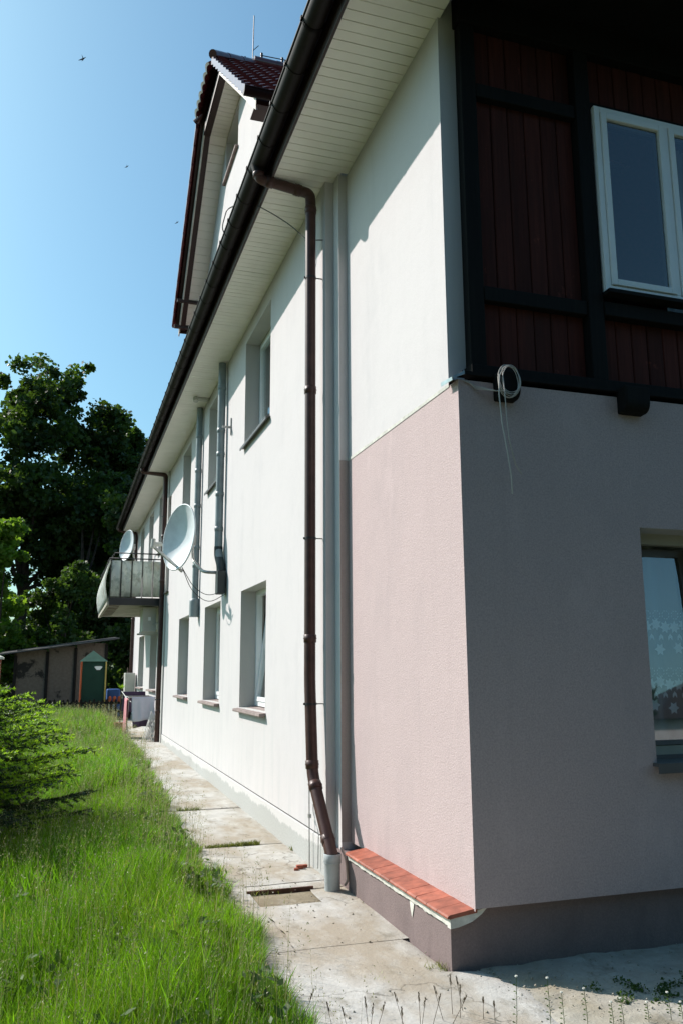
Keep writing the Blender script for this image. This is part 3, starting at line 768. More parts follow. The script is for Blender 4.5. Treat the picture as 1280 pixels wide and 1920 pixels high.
# grey vent pipes from the soffit
v1 = downpipe([(1.955, 11.42, ZS-.01), (1.955, 11.42, 3.22), (1.965, 11.28, 3.02), (1.965, 11.25, 2.93)], .055, M_GREYPIPE, [], [((1.955, 11.42, z), (0, 0, 1)) for z in (5.62, 4.98, 4.63, 4.05, 3.55)], XM, 'vent_pipe')
m = MB(); m.box(1.90, 2.01, 11.12, 11.30, 2.62, 2.93); m.build('vent_box', M_BLACKPIPE, v1, bevel=.01)
m = MB(); m.tube(bend([(1.955, 11.42, 3.30), (1.955, 11.42, 3.18), (1.965, 11.27, 3.03), (1.965, 11.24, 2.93)]), .060, 16); m.build('elbow', M_BLACKPIPE, v1, fixn=False)
v2 = downpipe([(1.965, 13.62, ZS-.01), (1.965, 13.62, 2.75)], .052, M_GREYPIPE, [], [((1.965, 13.62, z), (0, 0, 1)) for z in (5.5, 4.9, 4.3, 3.6, 3.3)], XM, 'vent_pipe')
m = MB(); m.tube([(1.965, 13.62, 2.76), (1.965, 13.62, 2.74), (1.965, 13.62, 2.70), (1.965, 13.62, 2.46)], [.055, .085, .090, .088], 16); m.build('vent_cup', M_GREYPIPE, v2, fixn=False)
m = MB(); m.beam((2.03, 11.02, 4.92), (1.90, 11.02, 4.92), .02, .03); m.beam((2.02, 11.0, 4.80), (2.02, 11.0, 5.05), .012, .02, (1, 0, 0)); m.build('wall_bracket', M_STEEL, house)

# gully pipe the near downpipe drains into
g = empty('drain_gully', (1.955, 6.20, 0), 'short upright grey plastic gully pipe under the near brown downpipe', 'drain pipe')
m = MB(); z0 = .0
m.tube([(1.955, 6.2, -.02), (1.955, 6.2, .205), (1.955, 6.2, .215), (1.955, 6.2, .262), (1.955, 6.2, .268)], [.058, .058, .064, .064, .060], 24, False)
m.tube([(1.955, 6.2, .268), (1.955, 6.2, .18)], [.056, .054], 24, False)
m.build('pipe_body', M_PVC, g, fixn=False)
m = MB(); m.tube([(1.955, 6.2, .195), (1.955, 6.2, .205), (1.955, 6.2, .212)], [.0585, .0655, .0645], 24, False); m.build('rim', M_PVC, g, fixn=False)
# snapped-off bit of old clay pipe
m = MB(); m.tube(bend([(2.03, 6.22, .30), (2.055, 6.17, .22), (2.06, 6.16, .08), (2.04, 6.17, .045)]), [.009]*16, 8)
tag(m.build('old_pipe_stub', simple('clay', (.45, .36, .30), .8)), 'thin rusty strap hanging behind the grey gully pipe', 'strap')
# lightning conductor rods at the wall foot
lr = empty('earthing_rod', (1.99, 6.93, gz(6.9)), 'two thin galvanised earthing rods with clamps rising from the path at the wall foot', 'earthing rod')
m = MB(); m.tube([(1.99, 6.93, 0), (1.992, 6.95, .70), (2.0, 6.96, 1.3)], .005, 6); m.build('rod', M_STEEL, lr)
m = MB(); m.tube(bend([(2.0, 6.72, .05), (2.005, 6.72, .32), (2.0, 6.85, .44), (2.0, 6.86, .52)], .03), .004, 6); m.build('rod', M_STEEL, lr)
m = MB(); m.box(1.982, 2.004, 6.925, 6.955, .40, .43); m.box(1.985, 2.02, 6.945, 6.97, 1.10, 1.13); m.box(1.985, 2.02, 6.945, 6.97, 1.0, 1.012); m.build('clamp', M_STEEL, lr)
# bits of brick where the rods enter the concrete
bk = None
for i, (x, y, s_) in enumerate(((1.90, 6.90, 1), (1.95, 6.93, .8), (1.86, 6.86, .6))):
    m = MB(); m.box(x-.03*s_, x+.03*s_, y-.02*s_, y+.02*s_, gz(6.9)-.01, gz(6.9)+.028*s_)
    m.v = [(a+random.uniform(-.006, .006), b+random.uniform(-.006, .006), c) for a, b, c in m.v]
    o = m.build('brick_fragment', M_BRICK, bevel=.004)
    tag(o, ('largest red brick fragment by the earthing rods', 'brick fragment closest to the wall by the earthing rods', 'smallest brick crumb farthest from the wall by the rods')[i], 'brick fragment', 'brick fragments by the rods')

# -------- cables, lamp, camera, dishes
def cable(pts, r, label, name='cable', mat=M_CABLEB, n=5):
    m = MB(); m.tube(bend(pts, .25, 5), r, n); return tag(m.build(name, mat, fixn=False), label, 'cable')
cable([(1.53, 7.15, 5.98), (1.66, 7.05, 5.86), (1.80, 6.9, 5.68), (1.90, 6.74, 5.47), (2.03, 6.66, 5.45)], .005, 'thin black cable slanting from the gutter to the near downpipe')
cable([(1.36, 7.5, 6.15), (1.30, 7.55, 6.13), (1.285, 7.75, 6.03), (1.36, 7.9, 6.03)], .006, 'small black cable loop hanging outside the gutter')
sc_ = empty('security_camera', (1.87, 13.05, 5.99), 'small white camera on a short arm under the soffit above the grey vent pipe', 'camera')
m = MB(); m.box(1.80, 2.02, 13.03, 13.10, 5.945, 5.995); m.build('housing', M_AC, sc_, bevel=.01)
m = MB(); m.tube([(1.80, 13.0, 5.965), (1.80, 12.98, 5.90)], .042, 14); m.build('lens_barrel', M_AC, sc_)
# coil of cable hung on the joist end
m = MB(); cx, cz, yy = 2.475, 3.325, 4.24
import itertools
for k in range(6):
    r = .072+.004*k; ox = random.uniform(-.006, .006)
    m.tube([(cx+ox+r*.85*math.cos(t), yy-.006+.006*k+.01*math.sin(t*2+k), cz+ox+r*1.15*math.sin(t)) for t in np.linspace(0, 2*math.pi, 26)], .0024, 6, False)
m.tube([(cx-.07, yy, cz+.03), (cx-.085, yy-.01, cz-.10), (cx-.075, yy-.015, cz-.28), (cx-.045, yy-.01, cz-.45), (cx-.02, yy, cz-.60), (cx, yy+.03, cz-.70)], .0042, 6)
m.tube([(cx-.05, yy, cz+.05), (cx-.052, yy-.02, cz-.08), (cx-.045, yy-.02, cz-.25), (cx-.035, yy-.02, cz-.38), (cx+.03, yy+.03, cz-.52), (cx+.10, yy+.08, cz-.56)], .0032, 6)
for k in range(3): m.tube([(2.22+.02*k, YC-.008, 3.34), (2.30, YC-.012, 3.31-.01*k), (2.41, 4.30, 3.27), (cx-.03, yy, cz-.07)], .003, 5)
tag(m.build('cable_coil', M_CABLE, fixn=False), 'coil of thin white cable hung on the dark joist end with loose ends dangling', 'cable coil')
m = MB(); m.tube([(2.50+.07*math.cos(t), 4.2, 6.10+.05*math.sin(t)) for t in np.linspace(0, 2*math.pi, 20)], .012, 6, False); tag(m.build('hanging_hook', M_CABLE, fixn=False), 'pale ring hanging from the dark gable overhang above the corner', 'ring')

def sat_dish(loc, W, H, face, label, arm=True, wall=None):
    """offset dish; face = direction it looks"""
    root = empty('satellite_dish', loc, label, 'satellite dish')
    f = Vector(face).normalized(); up = Vector((0, 0, 1)); s_ = up.cross(f).normalized(); u_ = f.cross(s_).normalized(); L = Vector(loc)
    def P(a, b, c): return L+s_*a+u_*b+f*c
    m = MB(); nr, na = 8, 40
    for side, off in ((0, 0), (1, -.012)):
        vs = [P(0, 0, off)]; fs = []
        for i in range(1, nr+1):
            for k in range(na):
                r = i/nr; t = 2*math.pi*k/na
                vs.append(P(r*W/2*math.cos(t), r*H/2*math.sin(t), .085*W*r*r*2+off))
        fs += [(0, 1+k, 1+(k+1) % na) for k in range(na)]
        for i in range(nr-1):
            fs += [(1+i*na+k, 1+(i+1)*na+k, 1+(i+1)*na+(k+1) % na, 1+i*na+(k+1) % na) for k in range(na)]
        m.add(vs, fs, 0, True)
    m.tube([P(W/2*math.cos(t), H/2*math.sin(t), .17*W-.008) for t in np.linspace(0, 2*math.pi, 41)], .012, 6, False)
    m.build('reflector', M_DISH, root, fixn=False)
    m = MB(); base = P(0, -H/2-.0, .17*W-.01); tip = P(0, -H*.22, W*.66)
    if arm:
        m.beam(base-f*.12, tip, .03, .035); m.build('arm', M_STEEL, root)
        m = MB(); m.tube([tip+u_*.02, tip+u_*.02-f*.13+u_*.03], [.035, .03], 12); m.tube([tip+u_*.10, tip-u_*.03], .03, 10)
        m.build('feed_horn', M_AC, root)
    m = MB(); m.box(*[v for p in zip((L-f*.10)-Vector((.05, .05, .07)), (L-f*.10)+Vector((.05, .05, .07))) for v in p]); m.build('rear_mount', M_STEEL, root)
    if wall:
        m = MB(); m.tube(bend([L-f*.10+up*.02, L-f*.12-up*.30, Vector(wall)+Vector((-.25, .02, 0)), Vector(wall)], .12), .022, 10); m.build('wall_arm', M_STEEL, root, fixn=False)
    return root
sat_dish((1.575, 11.92, 3.47), .80, .96, (-.88, -.42, .10), 'large white satellite dish on an arm between the two grey vent pipes', wall=(2.0, 11.35, 2.93))
m = MB(); 
m.tube(bend([(1.43, 11.2, 2.97), (1.60, 11.3, 2.72), (1.80, 11.35, 2.60), (2.0, 11.2, 2.66)], .2), .005, 5); m.tube(bend([(1.43, 11.2, 2.97), (1.58, 11.3, 2.66), (1.82, 11.35, 2.50), (2.02, 11.15, 2.62)], .2), .005, 5)
tag(m.build('dish_cable', M_CABLEB, fixn=False), 'pair of thin cables sagging from the large dish to the vent box', 'cable')
sat_dish((1.45, 21.9, 4.78), .62, .80, (-.86, -.44, .12), 'smaller white satellite dish standing behind the balcony rail', arm=False, wall=(2.0, 22.2, 4.3))

# -------- balcony
bal = empty('balcony_group', (1.4, 18.9, 3.05), None, None); bal.name = 'balcony'; WP['balcony'] = Vector((1.4, 18.9, 3.05)); attach(bal, house); bal.location = (1.4, 18.9, 3.05); WP['balcony'] = Vector((1.4, 18.9, 3.05))
BX, BY0, BY1 = .84, 18.95, 23.7
m = MB(); m.box(BX, XM+.01, BY0, BY1, 3.07, 3.20); m.box(BX-.03, BX+.03, BY0-.03, BY1, 3.03, 3.10); m.box(BX+.03, XM, BY0-.03, BY0+.03, 3.03, 3.10)
m.build('slab', simple('balcony_concrete', (.40, .38, .32), .9, var=.2, vs=3), bal)
m = MB(); m.box(BX+.02, XM, BY0-.045, BY0-.031, 3.03, 3.19); m.build('edge_beam', M_DARKMET, bal)
for i in range(8):
    m = MB(); m.tube([(BX+.02, BY0+.3+.5*i, 3.04), (BX+.28, BY0+.3+.5*i, 3.055)], .008, 5); m.build('hanger_rod', M_RUST, bal)
def cpanel(a, b, z0, z1, facing, n):
    m = MB()
    if facing == 'y':
        m.grid(lambda u, v: (a+(b-a)*u, BY0-.01-.006*math.sin(u*math.pi*3), z0+(z1-z0)*v), 14, 2)
    else:
        def f(u, v):
            bulge = -.10*math.sin(math.pi*min(1, v*.9+.1))
            return (BX+.02+bulge-.012*math.cos(u*math.pi*2*n), a+(b-a)*u, z0+(z1-z0)*v)
        m.grid(f, 10*n, 8)
    o = m.build('panel', M_FIBRE, bal, fixn=False); so = o.modifiers.new('t', 'SOLIDIFY'); so.thickness = .006
    return o
xsb = np.linspace(BX+.02, XM-.02, 6)
for a, b in zip(xsb[:-1], xsb[1:]): cpanel(a+.012, b-.012, 3.22, 4.02, 'y', 3)
for xx in xsb: 
    m = MB(); m.box(xx-.008, xx+.008, BY0-.028, BY0-.005, 3.12, 4.06); m.build('bar', M_DARKMET, bal)
yb = np.linspace(BY0, BY1, 17)
for a, b in zip(yb[:-1], yb[1:]): cpanel(a+.01, b-.01, 3.12, 4.02, 'x', 2)
m = MB(); m.tube([(XM, BY0, 4.07), (BX, BY0, 4.07), (BX-.02, BY1, 4.07)], .014, 8); m.build('rail', M_DARKMET, bal)
m = MB(); m.tube([(XM, BY0, 4.19), (BX+.1, BY0, 4.19), (BX, BY1, 4.19)], .014, 8); m.build('rail', M_DARKMET, bal)
# air conditioner under the balcony
ac = empty('air_conditioner', (1.75, 19.6, 2.45), 'beige air-conditioner unit on wall brackets under the balcony', 'air conditioner')
m = MB(); m.box(1.62, 1.92, 19.25, 20.0, 2.47, 3.0); m.build('case', M_AC, ac, bevel=.015)
m = MB(); m.box(1.74, 1.80, 19.245, 19.25, 2.72, 2.80); m.build('sticker', M_FRAME, ac)
m = MB(); m.box(1.56, 2.03, 19.3, 19.34, 2.42, 2.46); m.box(1.56, 2.03, 19.9, 19.94, 2.42, 2.46); m.build('bracket', M_AC, ac)
m = MB(); m.tube(bend([(1.86, 19.24, 2.62), (1.93, 19.2, 2.66), (2.02, 19.2, 2.67)]), .018, 8); m.build('hose', M_AC, ac)

# -------- dormer on the roof (half-hipped gable looking over the yard)
YD, UZ = 11.2, 10.0
def u_(y): return UZ-.93*max(0, abs(y-YD)-.72)
ZB, ZF = 7.72, 7.72
yn, yf = YD-.72-(UZ-7.72)/.93, YD+.72+(UZ-7.72)/.93   # eave ends of the rakes
wy0, wy1 = 8.25, 14.15
DW = (10.95, 11.95, 9.22, 9.93)
dm = MB()
stat = sorted({wy0, wy1, YD-.72, YD+.72, DW[0], DW[1]})
for a, b in zip(stat[:-1], stat[1:]):
    ta, tb = u_(a)+.02, u_(b)+.02
    if DW[0] <= a and b <= DW[1]:
        dm.quad((XM, a, 6.3), (XM, b, 6.3), (XM, b, DW[2]), (XM, a, DW[2])); dm.quad((XM, a, DW[3]), (XM, b, DW[3]), (XM, b, tb), (XM, a, ta))
    else: dm.quad((XM, a, 6.3), (XM, b, 6.3), (XM, b, tb), (XM, a, ta))
a, b, c, d = DW
for q in (((XM, b, c), (XM+.25, b, c), (XM+.25, b, d), (XM, b, d)), ((XM, a, c), (XM+.25, a, c), (XM+.25, a, d), (XM, a, d)), ((XM, a, d), (XM+.25, a, d), (XM+.25, b, d), (XM, b, d)), ((XM, a, c), (XM+.25, a, c), (XM+.25, b, c), (XM, b, c))): dm.quad(*q, 1)
for yy in (wy0, wy1): dm.quad((XM, yy, 6.3), (6.4, yy, 6.3), (6.4, yy, u_(yy)+.02), (XM, yy, u_(yy)+.02))
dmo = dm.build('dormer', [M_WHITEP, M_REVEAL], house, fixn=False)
m = MB(); X = XM+.17; t = .05
m.box(X, X+.06, a, a+t, c, d); m.box(X, X+.06, b-t, b, c, d); m.box(X, X+.06, a+t, b-t, d-t, d); m.box(X, X+.06, a+t, b-t, c, c+t); m.build('window_frame', M_FRAME, dmo)
m = MB(); m.box(X+.02, X+.03, a+t, b-t, c+t, d-t); m.build('pane', M_GLASS, dmo)
m = MB(); m.box(XM-.05, XM+.17, a-.04, b+.04, c-.03, c-.002); m.build('sill', M_SILLB, dmo)
# soffit boards following the underside
def sboard(ya, yb):
    za, zb = u_(ya), u_(yb)
    m = MB(); m.add([(1.70, ya, za), (XM+.01, ya, za), (XM+.01, yb, zb), (1.70, yb, zb), (1.70, ya, za+.012), (XM+.01, ya, za+.012), (XM+.01, yb, zb+.012), (1.70, yb, zb+.012)],
                  [(0, 1, 2, 3), (7, 6, 5, 4), (0, 4, 5, 1), (1, 5, 6, 2), (2, 6, 7, 3), (3, 7, 4, 0)])
    return m.build('soffit_board', M_SOFFIT, dmo)
def stations(a, b, n): return np.linspace(a, b, n+1)
for seg in (stations(yn, YD-.72, 24), stations(YD-.72, YD+.72, 14), stations(YD+.72, yf, 24)):
    for a, b in zip(seg[:-1], seg[1:]):
        e = (b-a)*.035; sboard(a+e, b-e)
m = MB()
for a, b in ((yn, YD-.72), (YD-.72, YD+.72), (YD+.72, yf)):
    m.add([(1.705, a, u_(a)+.016), (XM+.0, a, u_(a)+.016), (XM+.0, b, u_(b)+.016), (1.705, b, u_(b)+.016)], [(0, 1, 2, 3)])
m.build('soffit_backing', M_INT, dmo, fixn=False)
# bargeboards and edge trims
def rake(y0, y1, x0, x1, dz0, dz1, name, mat):
    z0, z1 = u_(y0), u_(y1)
    m = MB(); m.add([(x0, y0, z0+dz0), (x1, y0, z0+dz0), (x1, y1, z1+dz0), (x0, y1, z1+dz0), (x0, y0, z0+dz1), (x1, y0, z0+dz1), (x1, y1, z1+dz1), (x0, y1, z1+dz1)],
                  [(0, 1, 2, 3), (7, 6, 5, 4), (0, 4, 5, 1), (1, 5, 6, 2), (2, 6, 7, 3), (3, 7, 4, 0)])
    return m.build(name, mat, dmo)
rake(yn-.1, YD-.72, 1.655, 1.675, -.03, .20, 'bargeboard', M_WOODW); rake(YD+.72, yf+.1, 1.655, 1.675, -.03, .20, 'bargeboard', M_WOODW); rake(YD-.718, YD+.718, 1.655, 1.675, -.03, .10, 'bargeboard', M_FASCIA)
rake(yn, YD-.72, 1.676, 1.70, -.035, .10, 'edge_trim', M_FASCIA); rake(YD+.72, yf, 1.676, 1.76, -.04, -.002, 'edge_trim', M_FASCIA); rake(YD-.718, YD+.718, 1.676, 1.76, -.04, -.002, 'edge_trim', M_FASCIA)
m = MB(); m.box(1.56, XM, yf-.06, yf, u_(yf)-.02, u_(yf)+.04); m.box(1.56, XM, yf-.42, yf-.36, u_(yf-.4)-.05, u_(yf-.4)-.0); m.build('end_board', M_FASCIA, dmo)
# tiled slopes as real waved geometry
def wavy(m, O, U, V, Nn, nu, nv, lu, lv, amp=.028, trim=None):
    """nu waves of pantiles across U, nv courses up V"""
    O, U, V, Nn = map(Vector, (O, U, V, Nn)); k = 6
    for j in range(nv):
        v0, v1 = j*lv, (j+1)*lv+.03
        row0, row1 = [], []; skip = False
        us = [(i/k)*lu for i in range(nu*k+1)]
        lo, hi = (0, nu*lu) if trim is None else trim(v0)
        us = [u for u in us if lo-1e-6 <= u <= hi+1e-6]
        if len(us) < 2: continue
        vs = []
        for u in us:
            h = amp*abs(math.sin(math.pi*u/lu))
            vs.append(O+U*u+V*v0+Nn*(h+.035)); vs.append(O+U*u+V*v1+Nn*(h+.008)); vs.append(O+U*u+V*v0+Nn*(h+.010))
        n = len(us)
        m.add(vs, [(3*i, 3*i+3, 3*i+4, 3*i+1) for i in range(n-1)] + [(3*i+2, 3*i+5, 3*i+3, 3*i) for i in range(n-1)], 0, False)
c45 = Vector((0, 1, .93)).normalized(); nrm = Vector((0, -.93, 1)).normalized()
Lr = ((.72+(UZ-7.72)/.93+.15)**2*(1+.93**2))**.5
m = MB()
zt = .20
O = Vector((1.55, yn-.15, u_(yn)-.15*.93+zt))
def trim_(v):                              # clipped by the hip above the hip eave
    y = O.y+c45.y*(v+.2)
    return (max(0, y-(YD-.72))*1.0, 4.9)
wavy(m, O, (1, 0, 0), c45, nrm, 24, 15, .21, .262, trim=trim_)
O2 = Vector((1.55, yf+.15, u_(yf)-.15*.93+zt)); c2 = Vector((0, -1, .93)).normalized(); n2 = Vector((0, .93, 1)).normalized()
wavy(m, O2, (1, 0, 0), c2, n2, 24, 15, .21, .262, trim=lambda v: (max(0, (YD+.72)-(O2.y+c2.y*v)), 4.9))
ob = m.build('roof_tiles', M_TILE, dmo, fixn=False); ob['kind'] = 'stuff'; so = ob.modifiers.new('t', 'SOLIDIFY'); so.thickness = .018; so.offset = -1
m = MB()                                    # decks under the tiles, and the small hip
zd = zt-.03
rz = UZ+.93*.72+zd
m.add([(1.60, yn-.12, u_(yn)-.11+zd-.02), (6.4, yn-.12, u_(yn)-.11+zd-.02), (6.4, YD, rz), (2.30, YD, rz), (1.60, YD-.72, UZ+zd-.02)], [(0, 1, 2, 3, 4)])
m.add([(1.60, yf+.12, u_(yf)-.11+zd-.02), (6.4, yf+.12, u_(yf)-.11+zd-.02), (6.4, YD, rz), (2.30, YD, rz), (1.60, YD+.72, UZ+zd-.02)], [(0, 1, 2, 3, 4)])
m.add([(1.60, YD-.72, UZ+zd-.02), (1.60, YD+.72, UZ+zd-.02), (2.30, YD, rz)], [(0, 1, 2)])
m.build('roof_deck', M_FASCIA, dmo, fixn=False)
m = MB()
O3 = Vector((1.545, YD-.84, UZ+zt-.02)); V3 = Vector((.72, 0, .67)).normalized(); N3 = Vector((-.67, 0, .72)).normalized()
wavy(m, O3, (0, 1, 0), V3, N3, 8, 4, .21, .262, amp=.035, trim=lambda v: ((v+.26)*.74, 1.68-(v+.26)*.74))
ob = m.build('hip_tiles', M_TILE, dmo, fixn=False); ob['kind'] = 'stuff'; so = ob.modifiers.new('t', 'SOLIDIFY'); so.thickness = .02; so.offset = -1
# ridge and hip caps, one by one
def caps(a, b, r=.085, L=.34):
    a, b = Vector(a), Vector(b); n = max(1, round((b-a).length/L)); d = (b-a)/n
    for i in range(n):
        m = MB(); p, q = a+d*i, a+d*(i+1.08)
        m.tube([p, p+d*.05, q], [r*1.05, r*1.03, r*.97], 12); m.build('ridge_tile', M_TILE, dmo, fixn=False)
caps((1.54, YD-.80, UZ+zt+.01), (2.30, YD, rz+.03), .062, .5); caps((1.54, YD+.80, UZ+zt+.01), (2.30, YD, rz+.03), .062, .5); caps((2.30, YD, rz+.06), (6.4, YD, rz+.06))
# verge edge tiles down the far rake (dark scalloped silhouette)
for (ya, yb) in ((YD+.74, yf+.1), (YD-.74, yn-.1)):
    n = 12
    for i in range(n):
        y0 = ya+(yb-ya)*i/n; y1 = ya+(yb-ya)*(i+1.0)/n; z0, z1 = u_(y0)+zt, u_(y1)+zt
        m = MB(); m.add([(1.53, y0, z0-.10), (1.56, y0, z0-.10), (1.56, y1, z1-.06), (1.53, y1, z1-.06), (1.53, y0, z0+.03), (1.56, y0, z0+.03), (1.56, y1, z1+.06), (1.53, y1, z1+.06)],
                        [(0, 1, 2, 3), (7, 6, 5, 4), (0, 4, 5, 1), (1, 5, 6, 2), (2, 6, 7, 3), (3, 7, 4, 0)])
        m.build('verge_tile', M_TILE, dmo)
# near eave gutter of the dormer
m = MB(); yg, zg = yn-.20, u_(yn)+.02
gy = [(yg+.065*math.cos(t), zg+.065*math.sin(t)) for t in np.linspace(math.pi, 2*math.pi, 10)]
m.add([(x, y, z) for x in (1.50, 6.2) for y, z in gy], [(i, i+1, 10+i+1, 10+i) for i in range(9)], 0, True)
m.add([(1.50, y, z) for y, z in gy], [tuple(range(10))]); m.tube([(1.50, yg-.065, zg), (6.2, yg-.065, zg)], .01, 6)
m.build('gutter', M_GUTTER, dmo, fixn=False)
m = MB(); m.box(1.66, 6.2, yn-.11, yn-.085, u_(yn)-.06, u_(yn)+.14); m.box(1.66, 6.2, yn-.09, wy0, u_(yn)-.02, u_(yn)+.0); m.build('fascia', M_FASCIA, dmo)
m = MB(); m.box(1.66, 6.2, yf+.085, yf+.11, u_(yf)-.06, u_(yf)+.14); m.build('fascia', M_FASCIA, dmo)
m = MB(); m.tube([(2.28, YD, rz+.1), (2.29, YD, rz+.88)], .008, 5); m.tube([(2.28, YD, rz+.25), (2.36, YD-.05, rz+.32)], .006, 5)
tag(m.build('lightning_rod', M_DARKMET), 'thin lightning rod standing on the tip of the dormer ridge', 'lightning rod')
m = MB(); m.tube([(2.4, YD, rz+.20), (3.3, YD, rz+.23), (6, YD, rz+.20)], .008, 5)
for xx in (2.42, 2.75, 3.6): m.tube([(xx, YD, rz+.1), (xx, YD, rz+.24)], .02, 6)
tag(m.build('lightning_wire', M_DARKMET), 'thin conductor wire on small holders along the dormer ridge', 'wire')

# ------------------------------------------------------------------ things in the yard
gy_ = gz(19.5)
rk = empty('drying_rack', (1.65, 19.7, gy_), 'metal clothes drying rack hung with washing on the path by the wall', 'drying rack')
Z1 = gy_+.90
m = MB()
for yy in (19.25, 20.55): m.tube([(1.40, yy, Z1), (1.96, yy, Z1)], .010, 6)
for xx in (1.40, 1.96): m.tube([(xx, 19.25, Z1), (xx, 20.55, Z1)], .010, 6)
m.tube([(1.33, 20.7, Z1+.10), (1.40, 20.0, Z1-.04), (1.45, 19.3, Z1-.10)], .012, 6)
m.build('frame', M_STEEL, rk)
for pts in (((1.40, 19.3, Z1), (1.42, 20.3, gy_+.01)), ((1.96, 19.3, Z1), (1.94, 20.3, gy_+.01)), ((1.40, 20.5, Z1), (1.42, 19.45, gy_+.01)), ((1.96, 20.5, Z1), (1.94, 19.45, gy_+.01))):
    m = MB(); m.tube(pts, .010, 6); m.build('leg', M_STEEL, rk)
for yy in (19.5, 19.75, 20.0, 20.25): 
    m = MB(); m.tube([(1.40, yy, Z1), (1.96, yy, Z1)], .004, 5); m.build('wire', M_STEEL, rk)
m = MB(); m.tube([(1.42, 19.45, gy_+.015), (1.94, 19.45, gy_+.015)], .010, 6); m.build('foot_bar', M_STEEL, rk)
def cloth(x0, x1, y, z0, z1, mat, label, amp=.02, seed=1, axis='x', name='towel'):
    m = MB()
    def f(u, v):
        w_ = amp*math.sin(u*9+seed)*(1-v)+amp*.5*math.sin(u*23+seed*2)*(1-v); sag = .02*math.sin(u*5+seed)*(1-v)
        if axis == 'x': return (x0+(x1-x0)*u+.02*(1-v)*math.sin(seed+v*4), y+w_, z0+(z1-z0)*v-sag)
        return (y+w_, x0+(x1-x0)*u, z0+(z1-z0)*v-sag)
    m.grid(f, 26, 10)
    m.grid(lambda u, v: (lambda p: (p[0], p[1]+.03 if axis == 'x' else p[1], p[2]) if axis == 'x' else (p[0]+.03, p[1], p[2]))(f(u, .35+.65*v)), 26, 6)
    o = m.build(name, mat, fixn=False); s = o.modifiers.new('t', 'SOLIDIFY'); s.thickness = .006
    return tag(o, label, 'laundry', 'washing on the rack')
cloth(1.46, 1.95, 19.24, gy_+.40, Z1+.013, M_CLOTHW, 'pale lilac sheet hanging at the front of the drying rack', .02, 1, name='sheet')
cloth(1.50, 1.92, 19.52, gy_+.24, Z1+.01, M_CLOTHD, 'dark plum towel hanging behind the lilac sheet', .02, 2)
cloth(1.34, 1.86, 20.56, gy_+.55, Z1+.10, M_CLOTHD, 'dark plum towel over the far end of the drying rack', .015, 5)
cloth(19.5, 20.2, 1.37, gy_+.12, Z1-.03, M_CLOTHP, 'pink towel over the lawn side of the drying rack', .025, 3, 'y')
m = MB()
for k in range(7):
    xx = 1.66+.035*k
    m.tube([(xx, 18.75+.02*k, gz(18.8)+.005), (xx+.20-.015*k, 18.95, gz(18.8)+.62-.03*k)], .010, 5)
    m.tube([(xx+.05, 18.62, gz(18.8)+.005), (xx+.16, 18.9, gz(18.8)+.50)], .007, 5)
tag(m.build('folded_rack', simple('white_tube', (.68, .66, .62), .5), fixn=False), 'folded white drying rack leaning on the middle downpipe', 'folded rack')
m = MB(); m.box(1.70, 1.98, 25.3, 25.9, .55, 1.55); tag(m.build('meter_cabinet', M_AC, bevel=.01), 'grey meter cabinet on the wall past the balcony', 'cabinet')
m = MB()
for k in range(16):
    a_ = k*2.4; L = .14+.08*random.random()
    p = Vector((1.33, 21.0, gz(21)+1.02+.03*random.random())); d = Vector((math.cos(a_)*.7, math.sin(a_)*.7, .5+.4*random.random()))
    q = p+d*L; s_ = Vector((-d.y, d.x, 0))*.03
    m.add([p, p+d*L*.5+s_, q, p+d*L*.5-s_], [(0, 1, 2, 3)])
lf = m
pt = empty('potted_plant', (1.33, 21.0, gz(21)), 'small green plant on a tall stem behind the drying rack', 'plant')
lf.build('leaves', M_LEAFL, pt, fixn=False)
m = MB(); m.tube([(1.33, 21, gz(21)+.25), (1.33, 21, gz(21)+1.04)], .012, 6); m.build('stem', M_BARK, pt)
m = MB(); m.tube([(1.33, 21, gz(21)), (1.33, 21, gz(21)+.26)], [.10, .14], 14); m.build('pot', M_BRICK, pt)

# shed
sh = empty('shed', (-.3, 31, gz(30)), 'low old shed with stained plaster walls and sloping felt roof', 'shed')
G = gz(30)
shx = [-1.55, -.55, .35, 1.35]
for a, b in zip(shx[:-1], shx[1:]):
    m = MB(); m.box(a+.03, b-.03, 30.0, 30.1, G, 2.35+.12*(a+b)/2+.1); m.build('wall_panel', M_SHED, sh)
for a in shx:
    m = MB(); m.box(a-.05, a+.05, 29.96, 30.12, G, 2.34+.14*a); m.build('post', M_FENCE, sh)
m = MB(); m.box(1.3, 1.38, 30.12, 33, G, 2.5); m.box(-1.6, -1.52, 30.12, 33, G, 2.2); m.box(-1.6, 1.38, 33, 33.08, G, 2.3); m.build('side_wall', M_SHED, sh)
m = MB(); m.add([(-2.1, 29.6, 2.12), (1.75, 29.6, 2.68), (1.75, 33.4, 2.85), (-2.1, 33.4, 2.30), (-2.1, 29.6, 2.17), (1.75, 29.6, 2.73), (1.75, 33.4, 2.90), (-2.1, 33.4, 2.35)],
               [(0, 1, 2, 3), (7, 6, 5, 4), (0, 4, 5, 1), (1, 5, 6, 2), (2, 6, 7, 3), (3, 7, 4, 0)])
m.build('roof', simple('roofing_felt', (.022, .021, .020), .9, var=.3, vs=2), sh)
m = MB(); m.beam((-2.1, 29.58, 2.15), (1.75, 29.58, 2.71), .02, .035); m.build('roof_edge', M_SILL, sh)
